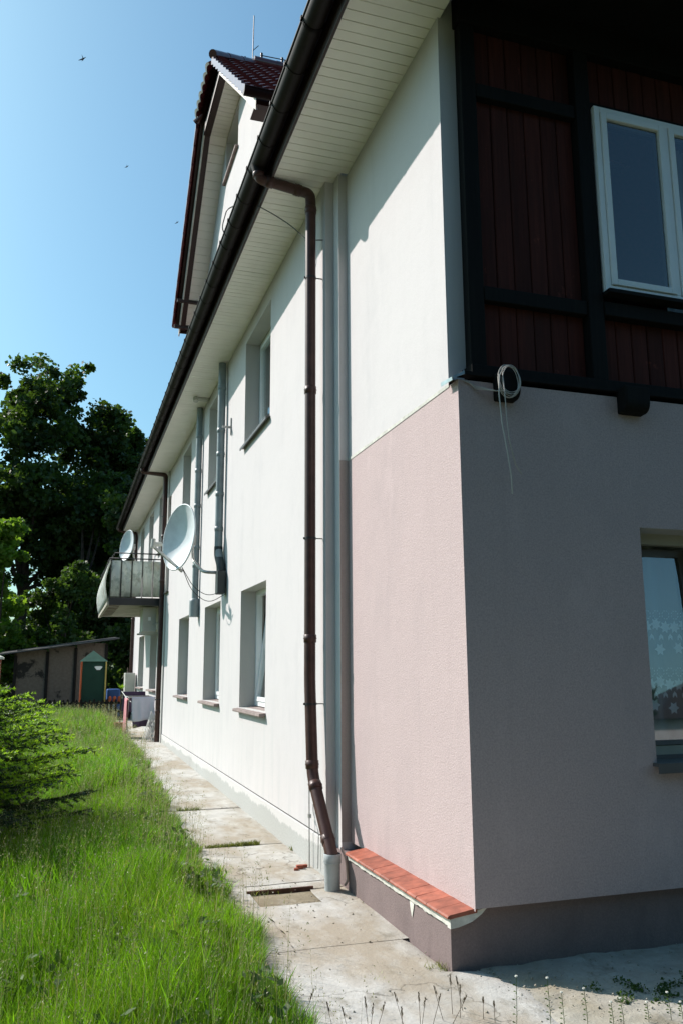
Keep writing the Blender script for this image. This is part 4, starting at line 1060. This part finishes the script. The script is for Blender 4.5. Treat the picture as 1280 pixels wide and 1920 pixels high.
# play tent
tn = empty('play_tent', (.85, 27.2, gz(27)), 'small green canvas play tent with pale green roof in front of the shed', 'tent')
G = gz(27)
m = MB(); m.box(.50, 1.22, 27.0, 27.7, G+.2, 1.92); m.build('canvas_wall', M_TENT, tn)
m = MB(); m.add([(.44, 26.95, 1.90), (1.28, 26.95, 1.90), (1.28, 27.75, 1.90), (.44, 27.75, 1.90), (.84, 27.35, 2.24)], [(0, 1, 4), (1, 2, 4), (2, 3, 4), (3, 0, 4), (3, 2, 1, 0)]); m.build('canvas_roof', M_TENTR, tn)
for (x, mt) in ((.50, M_ORANGE), (1.22, M_YELLOW)):
    m = MB(); m.tube([(x, 26.97, G), (x, 26.97, 1.90)], .025, 8); m.build('pole', mt, tn)
m = MB()
m.add([(1.0+.10*math.cos(t)*(1+.35*math.sin(3*t)), 26.985, 1.70+.08*math.sin(t)*(1+.3*math.cos(2*t))) for t in np.linspace(0, 6.0, 14)], [tuple(range(14))]); m.build('white_patch', M_FRAME, tn, fixn=False)
# blue tarpaulin box and orange toys
m = MB(); m.box(1.32, 1.72, 27.6, 28.2, gz(27), 1.05); tag(m.build('tarpaulin_box', M_BLUE, bevel=.04), 'blue tarpaulin-covered box beside the green play tent', 'box')
for i, x in enumerate((1.38, 1.52, 1.66)):
    m = MB(); m.tube([(x, 27.0, gz(27)+.45), (x, 27.0, gz(27)+.50), (x, 27.0, gz(27)+.62), (x, 27, gz(27)+.66)], [.04, .06, .05, .02], 10)
    tag(m.build('orange_pot', M_ORANGE), ('orange flower pot nearest the green play tent', 'middle one of the three orange flower pots', 'orange flower pot nearest the house wall')[i], 'flower pot', 'orange pots behind the fence')
fc = empty('picket_fence', (1.0, 26.4, gz(26)), 'low dark picket fence across the end of the lawn', 'fence')
for i in range(34):
    x = -2.6+.125*i; h = .60+.03*math.sin(i*2.1)
    m = MB(); m.prism([(x-.035, gz(26)), (x+.035, gz(26)), (x+.035, gz(26)+h-.05), (x, gz(26)+h), (x-.035, gz(26)+h-.05)], 'y', 26.4, 26.42); m.build('picket', M_FENCE, fc)
for z in (.2, .45):
    m = MB(); m.box(-2.7, 1.65, 26.422, 26.46, gz(26)+z, gz(26)+z+.07); m.build('rail', M_FENCE, fc)
# brick pillar at the left edge
pl = empty('brick_pillar', (-1.32, 18, gz(18)), 'red brick gate pillar with pale cap at the far left behind the spruce', 'pillar')
m = MB(); m.box(-.12, .12, -.057, .057, -.032, .032); bo = m.build('brick', M_BRICK, pl, origin=(0, 0, 0)); bme2 = bo.data; first = True
for r in range(24):
    for k in range(2):
        loc = (-1.32, 18+(.062 if k else -.062), gz(18)+.035+.072*r) if r % 2 else (-1.32+(.062 if k else -.062), 18, gz(18)+.035+.072*r)
        rot = None if r % 2 else (0, 0, math.pi/2)
        if first: bo.location = loc; bo.rotation_euler = rot or (0, 0, 0); first = False
        else: place('brick', bme2, loc, pl, rot)
m = MB(); m.box(-1.435, -1.205, 17.885, 18.115, gz(18), gz(18)+1.70); m.build('mortar_core', M_MORTAR, pl)
m = MB(); z = gz(18)+1.73; m.add([(-1.49, 17.83, z), (-1.15, 17.83, z), (-1.15, 18.17, z), (-1.49, 18.17, z), (-1.49, 17.83, z+.04), (-1.15, 17.83, z+.04), (-1.15, 18.17, z+.04), (-1.49, 18.17, z+.04), (-1.32, 18, z+.13)],
      [(3, 2, 1, 0), (0, 1, 5, 4), (1, 2, 6, 5), (2, 3, 7, 6), (3, 0, 4, 7), (4, 5, 8), (5, 6, 8), (6, 7, 8), (7, 4, 8)]); m.build('cap', M_MORTAR, pl)
# birds
for i, (p, lb) in enumerate((((-0.349, 18, 15.605), 'dark bird high in the sky at upper left'), ((0.758, 18, 13.056), 'tiny bird in the sky left of the dormer roof'), ((1.941, 18, 11.852), 'tiny bird close beside the dormer verge'))):
    x, y, z = p; s = .09 if i == 0 else .05
    m = MB(); m.tube([(x-s, y, z-s*.6), (x, y, z), (x+s*.8, y, z+s*.8)], [s*.05, s*.22, s*.03], 6)
    m.add([(x, y-s*.2, z), (x-s*.3, y-s*1.4, z+s*.3), (x+s*.3, y-s*.2, z)], [(0, 1, 2)]); m.add([(x, y+s*.2, z), (x-s*.3, y+s*1.4, z+s*.3), (x+s*.3, y+s*.2, z)], [(0, 1, 2)])
    tag(m.build('bird', M_CABLEB, fixn=False), lb, 'bird', 'birds in the sky')
# neighbouring house behind the viewer (seen as a reflection in the gable window)
nh = empty('neighbour_house', (40, -50, 0), 'white neighbouring house with dark roof across the yard, mirrored in the gable window', 'house')
m = MB(); m.box(43.3, 70, -56, -46, -.1, 7.0); m.build('wall', M_WHITEP, nh)
m = MB(); m.add([(42.5, -45.3, 6.9), (71.0, -45.3, 6.9), (71.0, -56.7, 6.9), (42.5, -56.7, 6.9), (52.5, -51, 10.9), (62, -51, 10.9)], [(0, 1, 5, 4), (1, 2, 5), (2, 3, 4, 5), (3, 0, 4), (3, 2, 1, 0)])
m.build('roof', M_FASCIA, nh)

# ------------------------------------------------------------------ trees
def leaf_cloud(cent, rad, n, size, flat=.75):
    """n leaf quads spread in clumps"""
    k = len(cent); idx = RNG.integers(0, k, n)
    d = RNG.normal(size=(n, 3)); d /= np.linalg.norm(d, axis=1)[:, None]
    r = RNG.random(n)**.45
    P = cent[idx] + d*(r*rad[idx])[:, None]*np.array([1, 1, flat])
    a = RNG.normal(size=(n, 3)); a[:, 2] *= .7; a /= np.linalg.norm(a, axis=1)[:, None]
    b = np.cross(a, RNG.normal(size=(n, 3))); b /= np.linalg.norm(b, axis=1)[:, None]
    s = (size*(.6+.8*RNG.random(n)))[:, None]
    V = np.stack([P-a*s*.5, P+b*s*.42, P+a*s*.5, P-b*s*.42], 1).reshape(-1, 3)
    F = np.arange(n*4).reshape(n, 4); return V, F
def tree(name, loc, H, R, zc, label, mat, n=20000, leaf=.2, clumps=150, trunk_r=.25, lobes=7, cat='tree', group='trees behind the shed', cr=.9):
    x, y, z = loc
    root = empty(name, loc, label, cat, group)
    m = MB(); top = Vector((x+random.uniform(-.3, .3), y, z+H*.8))
    m.tube([(x, y, z-.1), (x, y, z+.3), (x+.1, y, z+H*.35), tuple(top)], [trunk_r*1.4, trunk_r, trunk_r*.75, trunk_r*.15], 9)
    m.build('trunk', M_BARK, root, fixn=False)
    # lobes: uneven outline
    lob = []
    for i in range(lobes):
        a = random.uniform(0, 6.28); rr = R*random.uniform(.25, .62); hz = random.uniform(zc, H*.97)
        f = 1-abs((hz-(zc+H)/2)/((H-zc)/2))**2*.45
        lob.append((Vector((x+rr*math.cos(a)*f, y+rr*math.sin(a)*f, z+hz-.12*H*0)), R*random.uniform(.34, .52)))
    lob.append((Vector((x, y, z+H*.86)), R*.38))
    for i, (c, r) in enumerate(lob[:7]):
        m = MB(); st = Vector((x, y, z+max(.3*H, (c.z-z)*.55)))
        mid = (st+c)/2+Vector((0, 0, -.3)); m.tube([st, mid, c], [trunk_r*.4, trunk_r*.25, trunk_r*.06], 6); m.build('limb', M_BARK, root, fixn=False)
    cent, rad = [], []
    for i in range(clumps):
        c, r = random.choice(lob); d = Vector((random.gauss(0, 1), random.gauss(0, 1), random.gauss(0, 1))).normalized()*r*random.uniform(.35, 1.12)
        d.z *= .85; p = c+d
        if p.z < z+zc*.6: continue
        cent.append(p); rad.append(cr*random.uniform(.45, 1.1))
    V, F = leaf_cloud(np.array(cent), np.array(rad), n, leaf)
    fastmesh('crown', V, F, mat, root, loc=loc)
    return root
random.seed(21)
tree('maple_tree', (-2.3, 45, gz(60)), 16.9, 4.6, 4.0, 'tallest dark green tree at the left behind the shed', M_LEAFD, 44000, .24, 520, .34, 17, cr=.72)
tree('maple_tree', (1.3, 47, gz(60)), 16.2, 3.0, 4.0, 'dark green tree with stepped crown, second from the left behind the shed', M_LEAFD, 30000, .24, 340, .30, 13, cr=.68)
tree('maple_tree', (3.6, 49, gz(60)), 15.4, 2.4, 4.0, 'paler topped tree just left of the gutter line', M_LEAFM, 18000, .24, 230, .26, 10, cr=.62)
tree('maple_tree', (3.0, 40, gz(60)), 9.5, 2.5, 2.0, 'dark lower tree beyond the balcony', M_LEAFD, 20000, .22, 210, .22, 9, cr=.7)
tree('maple_tree', (.6, 42, gz(60)), 10.5, 3.0, 2.0, 'dark round tree filling the gap behind the play tent', M_LEAFD, 22000, .22, 230, .22, 9, cr=.7)
tree('maple_tree', (-2.6, 34.6, gz(35)), 7.0, 2.3, 1.6, 'bright yellow-green young maple rising over the shed roof at left', M_LEAFL, 16000, .19, 120, .10, 9, group=None, cr=.55)
tree('maple_tree', (-.2, 35.5, gz(35)), 5.4, 1.8, 1.6, 'small sunlit green tree behind the middle of the shed roof', M_LEAFM, 11000, .17, 90, .09, 7, group=None, cr=.5)
tree('maple_tree', (-8.5, 52, gz(60)), 16.5, 5, 4.0, 'broad dark tree at the far left outside the main group', M_LEAFD, 16000, .40, 170, .34, 9, cr=1.1)
tree('maple_tree', (9, 56, gz(60)), 13, 5, 3.0, 'broad tree hidden behind the far end of the house', M_LEAFM, 12000, .40, 130, .34, 8, cr=1.1)
# far thicket at ground level
cent = np.array([(RNG.uniform(-30, 30), RNG.uniform(54, 62), RNG.uniform(.5, 5.5)) for _ in range(420)]); rad = RNG.uniform(.8, 1.7, 420)
V, F = leaf_cloud(cent, rad, 34000, .45); tag(fastmesh('far_thicket', V, F, M_LEAFD), kind='stuff')
cent = np.array([(RNG.uniform(-9, 1.4), RNG.uniform(35, 38.5), RNG.uniform(.3, 2.2)) for _ in range(120)]); rad = RNG.uniform(.4, .8, 120)
V, F = leaf_cloud(cent, rad, 12000, .2); tag(fastmesh('undergrowth', V, F, M_LEAFD), kind='stuff')

# unseen trees added behind the viewer to shade the gable from that side of the sky
cent = np.array([(RNG.uniform(-24, 14), RNG.uniform(-15, -10), RNG.uniform(.5, 11)) for _ in range(480)]); rad = RNG.uniform(1.0, 2.0, 620)
V, F = leaf_cloud(cent, rad, 42000, .75); tag(fastmesh('added_shade_trees', V, F, M_LEAFD), kind='stuff')

# ------------------------------------------------------------------ spruce
sp = empty('spruce_tree', (-1.65, 8.6, 0), 'young spruce with bright new tips spreading over the grass at left', 'spruce')
random.seed(5)
m = MB(); m.tube([(-1.65, 8.6, -.05), (-1.65, 8.6, 1.2), (-1.66, 8.6, 2.28)], [.06, .04, .006], 8); m.build('trunk', M_BARK, sp)
NV, NF, NM = [], [], []; TW = MB()
def needles(p, q, dens, L, new):
    d = (q-p); ln = d.length; d = d/ln; n = max(2, int(ln*dens))
    t = RNG.random(n); P = np.array(p)+np.outer(t, np.array(d))*ln
    a = RNG.normal(size=(n, 3)); a -= np.outer(a@np.array(d), np.array(d)); a /= np.linalg.norm(a, axis=1)[:, None]+1e-9
    dirn = a*.75+np.array(d)*.75; dirn[:, 2] += .12
    s = np.cross(dirn, RNG.normal(size=(n, 3))); s /= np.linalg.norm(s, axis=1)[:, None]+1e-9
    Lr_ = (L*(.7+.5*RNG.random(n)))[:, None]
    b = len(NV)*0
    NV.append(np.stack([P-s*.0050, P+s*.0050, P+dirn*Lr_*1.5], 1).reshape(-1, 3)); NM.append(np.full(n, 1 if new else 0))
def spr_r(z): return 1.9 if z < 1.05 else (1.9-(z-1.05)*2.5 if z < 1.35 else max(.05, 1.25*(2.27-z)))
zz = .12
while zz < 2.2:
    nbr = 16
    a0 = random.random()*6.28
    for k in range(nbr):
        an = a0+k*2*math.pi/nbr+random.uniform(-.2, .2)
        L = spr_r(zz)*random.uniform(.78, 1.06); d = Vector((math.cos(an), math.sin(an), 0)); sd_ = Vector((-d.y, d.x, 0))
        if math.cos(an) < -.2 and k % 2: continue
        base = Vector((-1.65, 8.6, zz)); rise = random.uniform(-.02, .10)
        def bp(t): return base+d*L*t+Vector((0, 0, rise*t*1.5-.16*math.sin(t*2.2)*(.6 if zz > 1 else 1)+.10*t*t))
        TW.tube([bp(t) for t in (0, .25, .5, .75, 1)], [.012, .010, .008, .005, .002], 5)
        ns = int(L/.075)
        for i in range(ns):
            t = .14+.86*(i+.5)/ns; p = bp(t); l2 = (.12+.36*(1-t))*min(1, L)*random.uniform(.7, 1.1)
            for sg in (1, -1):
                dd = (d*.72+sd_*sg*.75+Vector((0, 0, random.uniform(-.40, .22)))).normalized()
                q = p+dd*l2; q.z -= .03*l2
                new = (t > .55 or i % 3 == 0) and zz > .55
                mid = p+(q-p)*.72
                needles(p, mid, 150, .021, False); needles(mid, q+dd*.02, 260, .018, new and random.random() < .85)
                if l2 > .22:
                    for s2 in (1, -1):
                        p2 = p+(q-p)*.5; q2 = p2+(dd*.7+dd.cross(Vector((0, 0, 1)))*s2*.7)*l2*.42
                        needles(p2, q2, 170, .019, new and random.random() < .6)
        needles(bp(.8), bp(1)+d*.03, 320, .02, zz > .5)
    zz += .085
print('NEEDLES', sum(len(v) for v in NV)//3)
V = np.concatenate(NV); MI = np.concatenate(NM)
fastmesh('crown', V, np.arange(len(V)).reshape(-1, 3), [M_NEEDLE, M_NEEDLEN], sp, mi=MI, loc=(-1.65, 8.6, 0))
TW.build('branches', M_BARK, sp, fixn=False)

# ------------------------------------------------------------------ grass
def edge_x(y):
    return np.interp(y, [2, 3.5, 4.2, 5, 6, 7, 8, 9.5, 12, 15, 19, 26], [1.05, 1.07, 1.09, 1.15, 1.19, 1.18, 1.16, 1.16, 1.26, 1.34, 1.36, 1.4])
def gzv(y): return .0085*np.clip(y-4.5, 0, 55)
def scatter(n, y0, y1, xl):
    y = RNG.uniform(y0, y1, n); e = edge_x(y)+.05*np.sin(y*5)+.03*np.sin(y*13+1)
    x = xl(y)+(e-xl(y))*RNG.random(n); return x, y, e
def blades(x, y, e, h, wd, base, tip, lean=.35, seg=3):
    n = len(x); hh = h*(.45+.75*RNG.random(n))
    pn = np.sin(x*2.3+y*1.1)+np.sin(x*5.1-y*3.7+2)*.6
    hh *= 1+.16*pn
    near = np.clip(1-(e-x)/.18, 0, 1); edge_f = np.clip((e-x)/.45, .45, 1); hh *= edge_f
    az = RNG.uniform(0, 2*np.pi, n); ln = lean*(.3+RNG.random(n))*hh
    dx = np.cos(az)*ln+near*.45*hh*RNG.random(n); dy = np.sin(az)*ln
    wa = RNG.uniform(0, np.pi, n); wx, wy = np.cos(wa), np.sin(wa)
    w_ = wd*(.6+.8*RNG.random(n)); Z = gzv(y)-.02
    vs, cs = [], []
    pc = (np.sin(x*1.7+y*.9+1)+np.sin(x*3.9-y*2.7)+.7*np.sin(x*8.3+y*6.1+2))/2.7
    var = ((1+.34*RNG.normal(size=n))*(1+.30*pc))[:, None]; hue = np.clip(RNG.random(n)*1.1+.45*np.sin(x*2.9-y*1.3), 0, 1.5)[:, None]
    dry = (RNG.random(n) < .05+.07*(np.sin(x*4.1+y*2.2) > .55))[:, None]
    for i in range(seg):
        t = i/seg; px = x+dx*t*t; py = y+dy*t*t; pz = Z+hh*t*(1-.12*t); ww = w_*(1-t*.55)
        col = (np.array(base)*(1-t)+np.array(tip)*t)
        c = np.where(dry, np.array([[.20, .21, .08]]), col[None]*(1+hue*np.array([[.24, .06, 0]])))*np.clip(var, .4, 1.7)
        for s_ in (-1, 1):
            vs.append(np.stack([px+s_*wx*ww/2, py+s_*wy*ww/2, pz], 1)); cs.append(c)
    vs.append(np.stack([x+dx, y+dy, Z+hh*.88], 1)); cs.append(c)
    k = 2*seg+1; V = np.stack(vs, 1).reshape(-1, 3); C = np.stack(cs, 1).reshape(-1, 3)
    b = np.arange(n)*k; T = []
    for i in range(seg-1):
        T += [np.stack([b+2*i, b+2*i+1, b+2*i+3], 1), np.stack([b+2*i, b+2*i+3, b+2*i+2], 1)]
    T.append(np.stack([b+2*seg-2, b+2*seg-1, b+2*seg], 1))
    return V, np.concatenate(T), np.clip(C, 0, 1)
parts = []
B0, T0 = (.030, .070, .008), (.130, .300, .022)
vx = lambda y: -.075*y-.35
for (n, y0, y1, xl, h, wd) in ((115000, 2.7, 6.2, vx, .28, .0040), (66000, 6.2, 10.5, vx, .32, .0068), (38000, 10.5, 17, vx, .38, .012), (22000, 17, 26.3, vx, .46, .017),
                               (26000, 1.0, 26, lambda y: y*0-6.5, .34, .014)):
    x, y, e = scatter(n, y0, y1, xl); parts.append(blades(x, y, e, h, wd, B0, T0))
off = 0; VV, FF, CC = [], [], []
for V, F, C in parts: VV.append(V); FF.append(F+off); CC.append(C); off += len(V)
tag(fastmesh('lawn_grass', np.concatenate(VV), np.concatenate(FF), M_GRASS, col=np.concatenate(CC)), kind='stuff')
# broad-leaved weeds (plantain, clover) in patches among the blades
n = 9000; y = RNG.uniform(2.9, 14, n)**1.0; x = vx(y)+(edge_x(y)-.03-vx(y))*RNG.random(n)
k = np.sin(x*6.1+y*3.3)+np.sin(x*2.2-y*5.1+.7) > .35; x, y = x[k], y[k]; n = len(x)
z = gzv(y)+.04+.17*RNG.random(n); a = RNG.normal(size=(n, 3)); a[:, 2] = np.abs(a[:, 2])*.7+.2; a /= np.linalg.norm(a, axis=1)[:, None]
b = np.cross(a, RNG.normal(size=(n, 3))); b /= np.linalg.norm(b, axis=1)[:, None]; s_ = (.018+.022*RNG.random(n))[:, None]
P = np.stack([x, y, z], 1); V = np.stack([P-a*s_, P+b*s_*.5, P+a*s_*1.1, P-b*s_*.5], 1).reshape(-1, 3)
tag(fastmesh('broadleaf_weeds', V, np.arange(n*4).reshape(n, 4), M_LEAFW), kind='stuff')
# flowering stems with loose panicles
def panicles(x, y, h, mat, name, bits=12, sz=.0058, lean=.18):
    n = len(x); hh = h*(.7+.5*RNG.random(n)); az = RNG.uniform(0, 6.28, n); dx = np.cos(az)*lean*hh; dy = np.sin(az)*lean*hh; Z = gzv(y)-.01
    base = np.stack([x, y, Z], 1); tip = np.stack([x+dx, y+dy, Z+hh], 1); wv = np.stack([np.cos(az+1.57), np.sin(az+1.57), az*0], 1)*.0013*(1+y/9)[:, None]
    V = [base-wv, base+wv, tip]; 
    VV = [np.stack(V, 1).reshape(-1, 3)]
    for b in range(bits):
        t = 1-.30*RNG.random(n); rr = (1.02-t)*.16
        p = base+(tip-base)*t[:, None]+RNG.normal(size=(n, 3))*rr[:, None]*np.array([.6, .6, .3])
        a = RNG.normal(size=(n, 3)); a[:, 2] = np.abs(a[:, 2])+.6; a /= np.linalg.norm(a, axis=1)[:, None]
        s_ = np.cross(a, RNG.normal(size=(n, 3))); s_ /= np.linalg.norm(s_, axis=1)[:, None]
        q = (sz*(.6+.8*RNG.random(n))*(1+y/14))[:, None]
        VV.append(np.stack([p-s_*q*.28, p+s_*q*.28, p+a*q*1.3], 1).reshape(-1, 3))
    V = np.concatenate(VV); return tag(fastmesh(name, V, np.arange(len(V)).reshape(-1, 3), mat), kind='stuff')
xs_, ys_ = [], []
for n, y0, y1 in ((700, 2.9, 6.5), (1100, 6.5, 11), (1400, 11, 18), (1500, 18, 26)):
    x, y, e = scatter(n, y0, y1, vx); xs_.append(x); ys_.append(y)
panicles(np.concatenate(xs_), np.concatenate(ys_), .50, M_SEED, 'meadow_seed_heads')
# ragged tufts in the path joints and along the lawn edge
tx, ty = [], []
for (xa, xb, yy, n) in ((1.30, 1.80, 7.93, 1400), (1.3, 1.55, 9.95, 300), (1.95, 2.06, 4.5, 60), (2.0, 2.04, 7.6, 40), (1.36, 1.6, 6.31, 60)):
    tx.append(RNG.uniform(xa, xb, n)); ty.append(yy+RNG.normal(size=n)*.025)
x = np.concatenate(tx); y = np.concatenate(ty); V, F, C = blades(x, y, x+9, .055, .005, (.05, .075, .02), (.12, .15, .05), .6)
tag(fastmesh('joint_grass', V, F, M_GRASS, col=C), kind='stuff')
# creeping weeds on the shaded and sunny dirt
cent = np.array([(3.05+RNG.normal()*.16, 3.85+RNG.normal()*.07, .0) for _ in range(30)]+[(4.1+RNG.normal()*.3, 4.2+RNG.normal()*.1, .02) for _ in range(20)]); rad = np.full(50, .05)
V, F = leaf_cloud(cent, rad, 2600, .014, .5); tag(fastmesh('creeping_weeds', V, F, M_LEAFM), kind='stuff')
cent = np.array([(RNG.uniform(2.1, 4.2), 3.25+RNG.normal()*.12, -.01) for _ in range(160)]); rad = np.full(160, .035)
V, F = leaf_cloud(cent, rad, 2600, .012); tag(fastmesh('dirt_weeds', V, F, M_LEAFM), kind='stuff')

n = 5200; px = RNG.uniform(1.1, 5.2, n); py = np.where(px < 2.2, RNG.uniform(2.9, 8.0, n), RNG.uniform(2.6, 4.42, n)); keep = (px > 2.15) | (RNG.random(n) < .22); px, py = px[keep], py[keep]; n = len(px)
sz = .0022+.0075*RNG.random(n)**4; pz = gzv(py)+np.where(px > 2.2, .001, .002)
dirs = np.array([[1, 0, 0], [0, 1, 0], [-1, 0, 0], [0, -1, 0], [0, 0, .7], [0, 0, -.7]]); V = (np.stack([px, py, pz], 1)[:, None]+dirs[None]*(sz[:, None, None]*(.7+.6*RNG.random((n, 6, 1))))).reshape(-1, 3)
Fb = np.array([[0, 1, 4], [1, 2, 4], [2, 3, 4], [3, 0, 4], [1, 0, 5], [2, 1, 5], [3, 2, 5], [0, 3, 5]]); F = (np.arange(n)[:, None, None]*6+Fb[None]).reshape(-1, 3)
tag(fastmesh('grit', V, F, M_SAND), kind='stuff')
# individual tall seeding grasses and shepherd's-purse weeds in front
def rayxy(px, py, y):
    d = Fv+R2*((px-640)/FPX)-U2*((py-960)/FPX); t = y/d.y; return d.x*t, 1.6+d.z*t
def seed_stalk(px, ptop, y, label, i, curve=.03):
    x, zt_ = rayxy(px, ptop, y); g0 = 0
    root = empty('seeding_grass', (x-curve*.3, y, g0), label, 'grass stalk', 'seeding grasses along the front of the path')
    pts = [Vector((x-curve*(1-t)**1*2, y+.02*(1-t), g0+(zt_-g0)*t)) for t in (0, .3, .6, .85, 1)]
    m = MB(); m.tube(pts, [.0016, .0014, .0012, .001, .0006], 4); m.build('stalk', M_SEEDD, root, fixn=False)
    m = MB(); H = zt_-g0
    for k in range(14):
        t = .70+.30*k/14; p = pts[0].lerp(pts[-1], t); an = k*2.4
        d = Vector((math.cos(an)*.35, math.sin(an)*.35, 1)).normalized(); L = .020*(1.1-.5*(t-.7)/.3); s_ = Vector((-math.sin(an), math.cos(an), 0))*.0028
        m.add([p, p+d*L*.5+s_, p+d*L, p+d*L*.5-s_], [(0, 1, 2, 3)])
    m.build('seed_head', M_SEEDD, root, fixn=False)
stk = [(683, 1870, 3.75), (700, 1882, 3.7), (722, 1880, 3.75), (738, 1862, 3.8), (752, 1890, 3.7), (784, 1862, 3.8), (797, 1872, 3.75), (812, 1850, 3.85), (826, 1865, 3.8), (843, 1828, 3.9), (854, 1832, 3.92), (862, 1848, 3.85), (875, 1868, 3.8), (905, 1872, 3.8), (925, 1880, 3.75), (590, 1855, 3.9), (612, 1880, 3.8), (640, 1890, 3.75)]
wh = ['first', 'second', 'third', 'fourth', 'fifth', 'sixth', 'seventh', 'eighth', 'ninth', 'tenth', 'eleventh', 'twelfth', 'thirteenth', 'fourteenth', 'fifteenth', 'sixteenth', 'seventeenth', 'eighteenth']
order = sorted(range(len(stk)), key=lambda i: stk[i][0])
for r, i in enumerate(order):
    a, b, c = stk[i]; seed_stalk(a, b, c, 'dark seeding grass stalk, %s from the left along the picture front' % wh[r], i, random.uniform(-.03, .04))
for r, (px, pt_) in enumerate(((967, 1832), (1025, 1835), (1052, 1862), (1094, 1855), (1145, 1880), (1162, 1873), (1212, 1880), (1250, 1862), (1275, 1880))):
    y = 3.55; x, zt_ = rayxy(px, pt_, y)
    root = empty('flowering_weed', (x, y, -.03), 'small white-flowered weed on the sunny dirt, %s from the left' % wh[r], 'weed', 'white-flowered weeds at the shadow edge')
    top = Vector((x, y, zt_)); b0 = Vector((x+random.uniform(-.02, .02), y, -.04))
    m = MB(); m.tube([b0, b0.lerp(top, .5)+Vector((.004, 0, 0)), top], .0013, 4)
    m.build('stem', M_LEAFM, root, fixn=False)
    m = MB()
    for k in range(16):
        t = .35+.6*k/16; p = b0.lerp(top, t); an = k*2.4; d = Vector((math.cos(an), math.sin(an)*.6, .35)); q = p+d*.014
        m.add([p, q+Vector((.0035, 0, .002)), q+d*.005, q+Vector((-.0035, 0, -.002))], [(0, 1, 2, 3)])
    m.build('seed_pods', M_LEAFM, root, fixn=False)
    m = MB()
    for k in range(6):
        an = k*1.05; p = top+Vector((math.cos(an)*.004, math.sin(an)*.004, 0)); m.tube([p, p+Vector((0, 0, .005))], [.0035, .002], 5)
    m.build('flower', M_FLOWER, root, fixn=False)
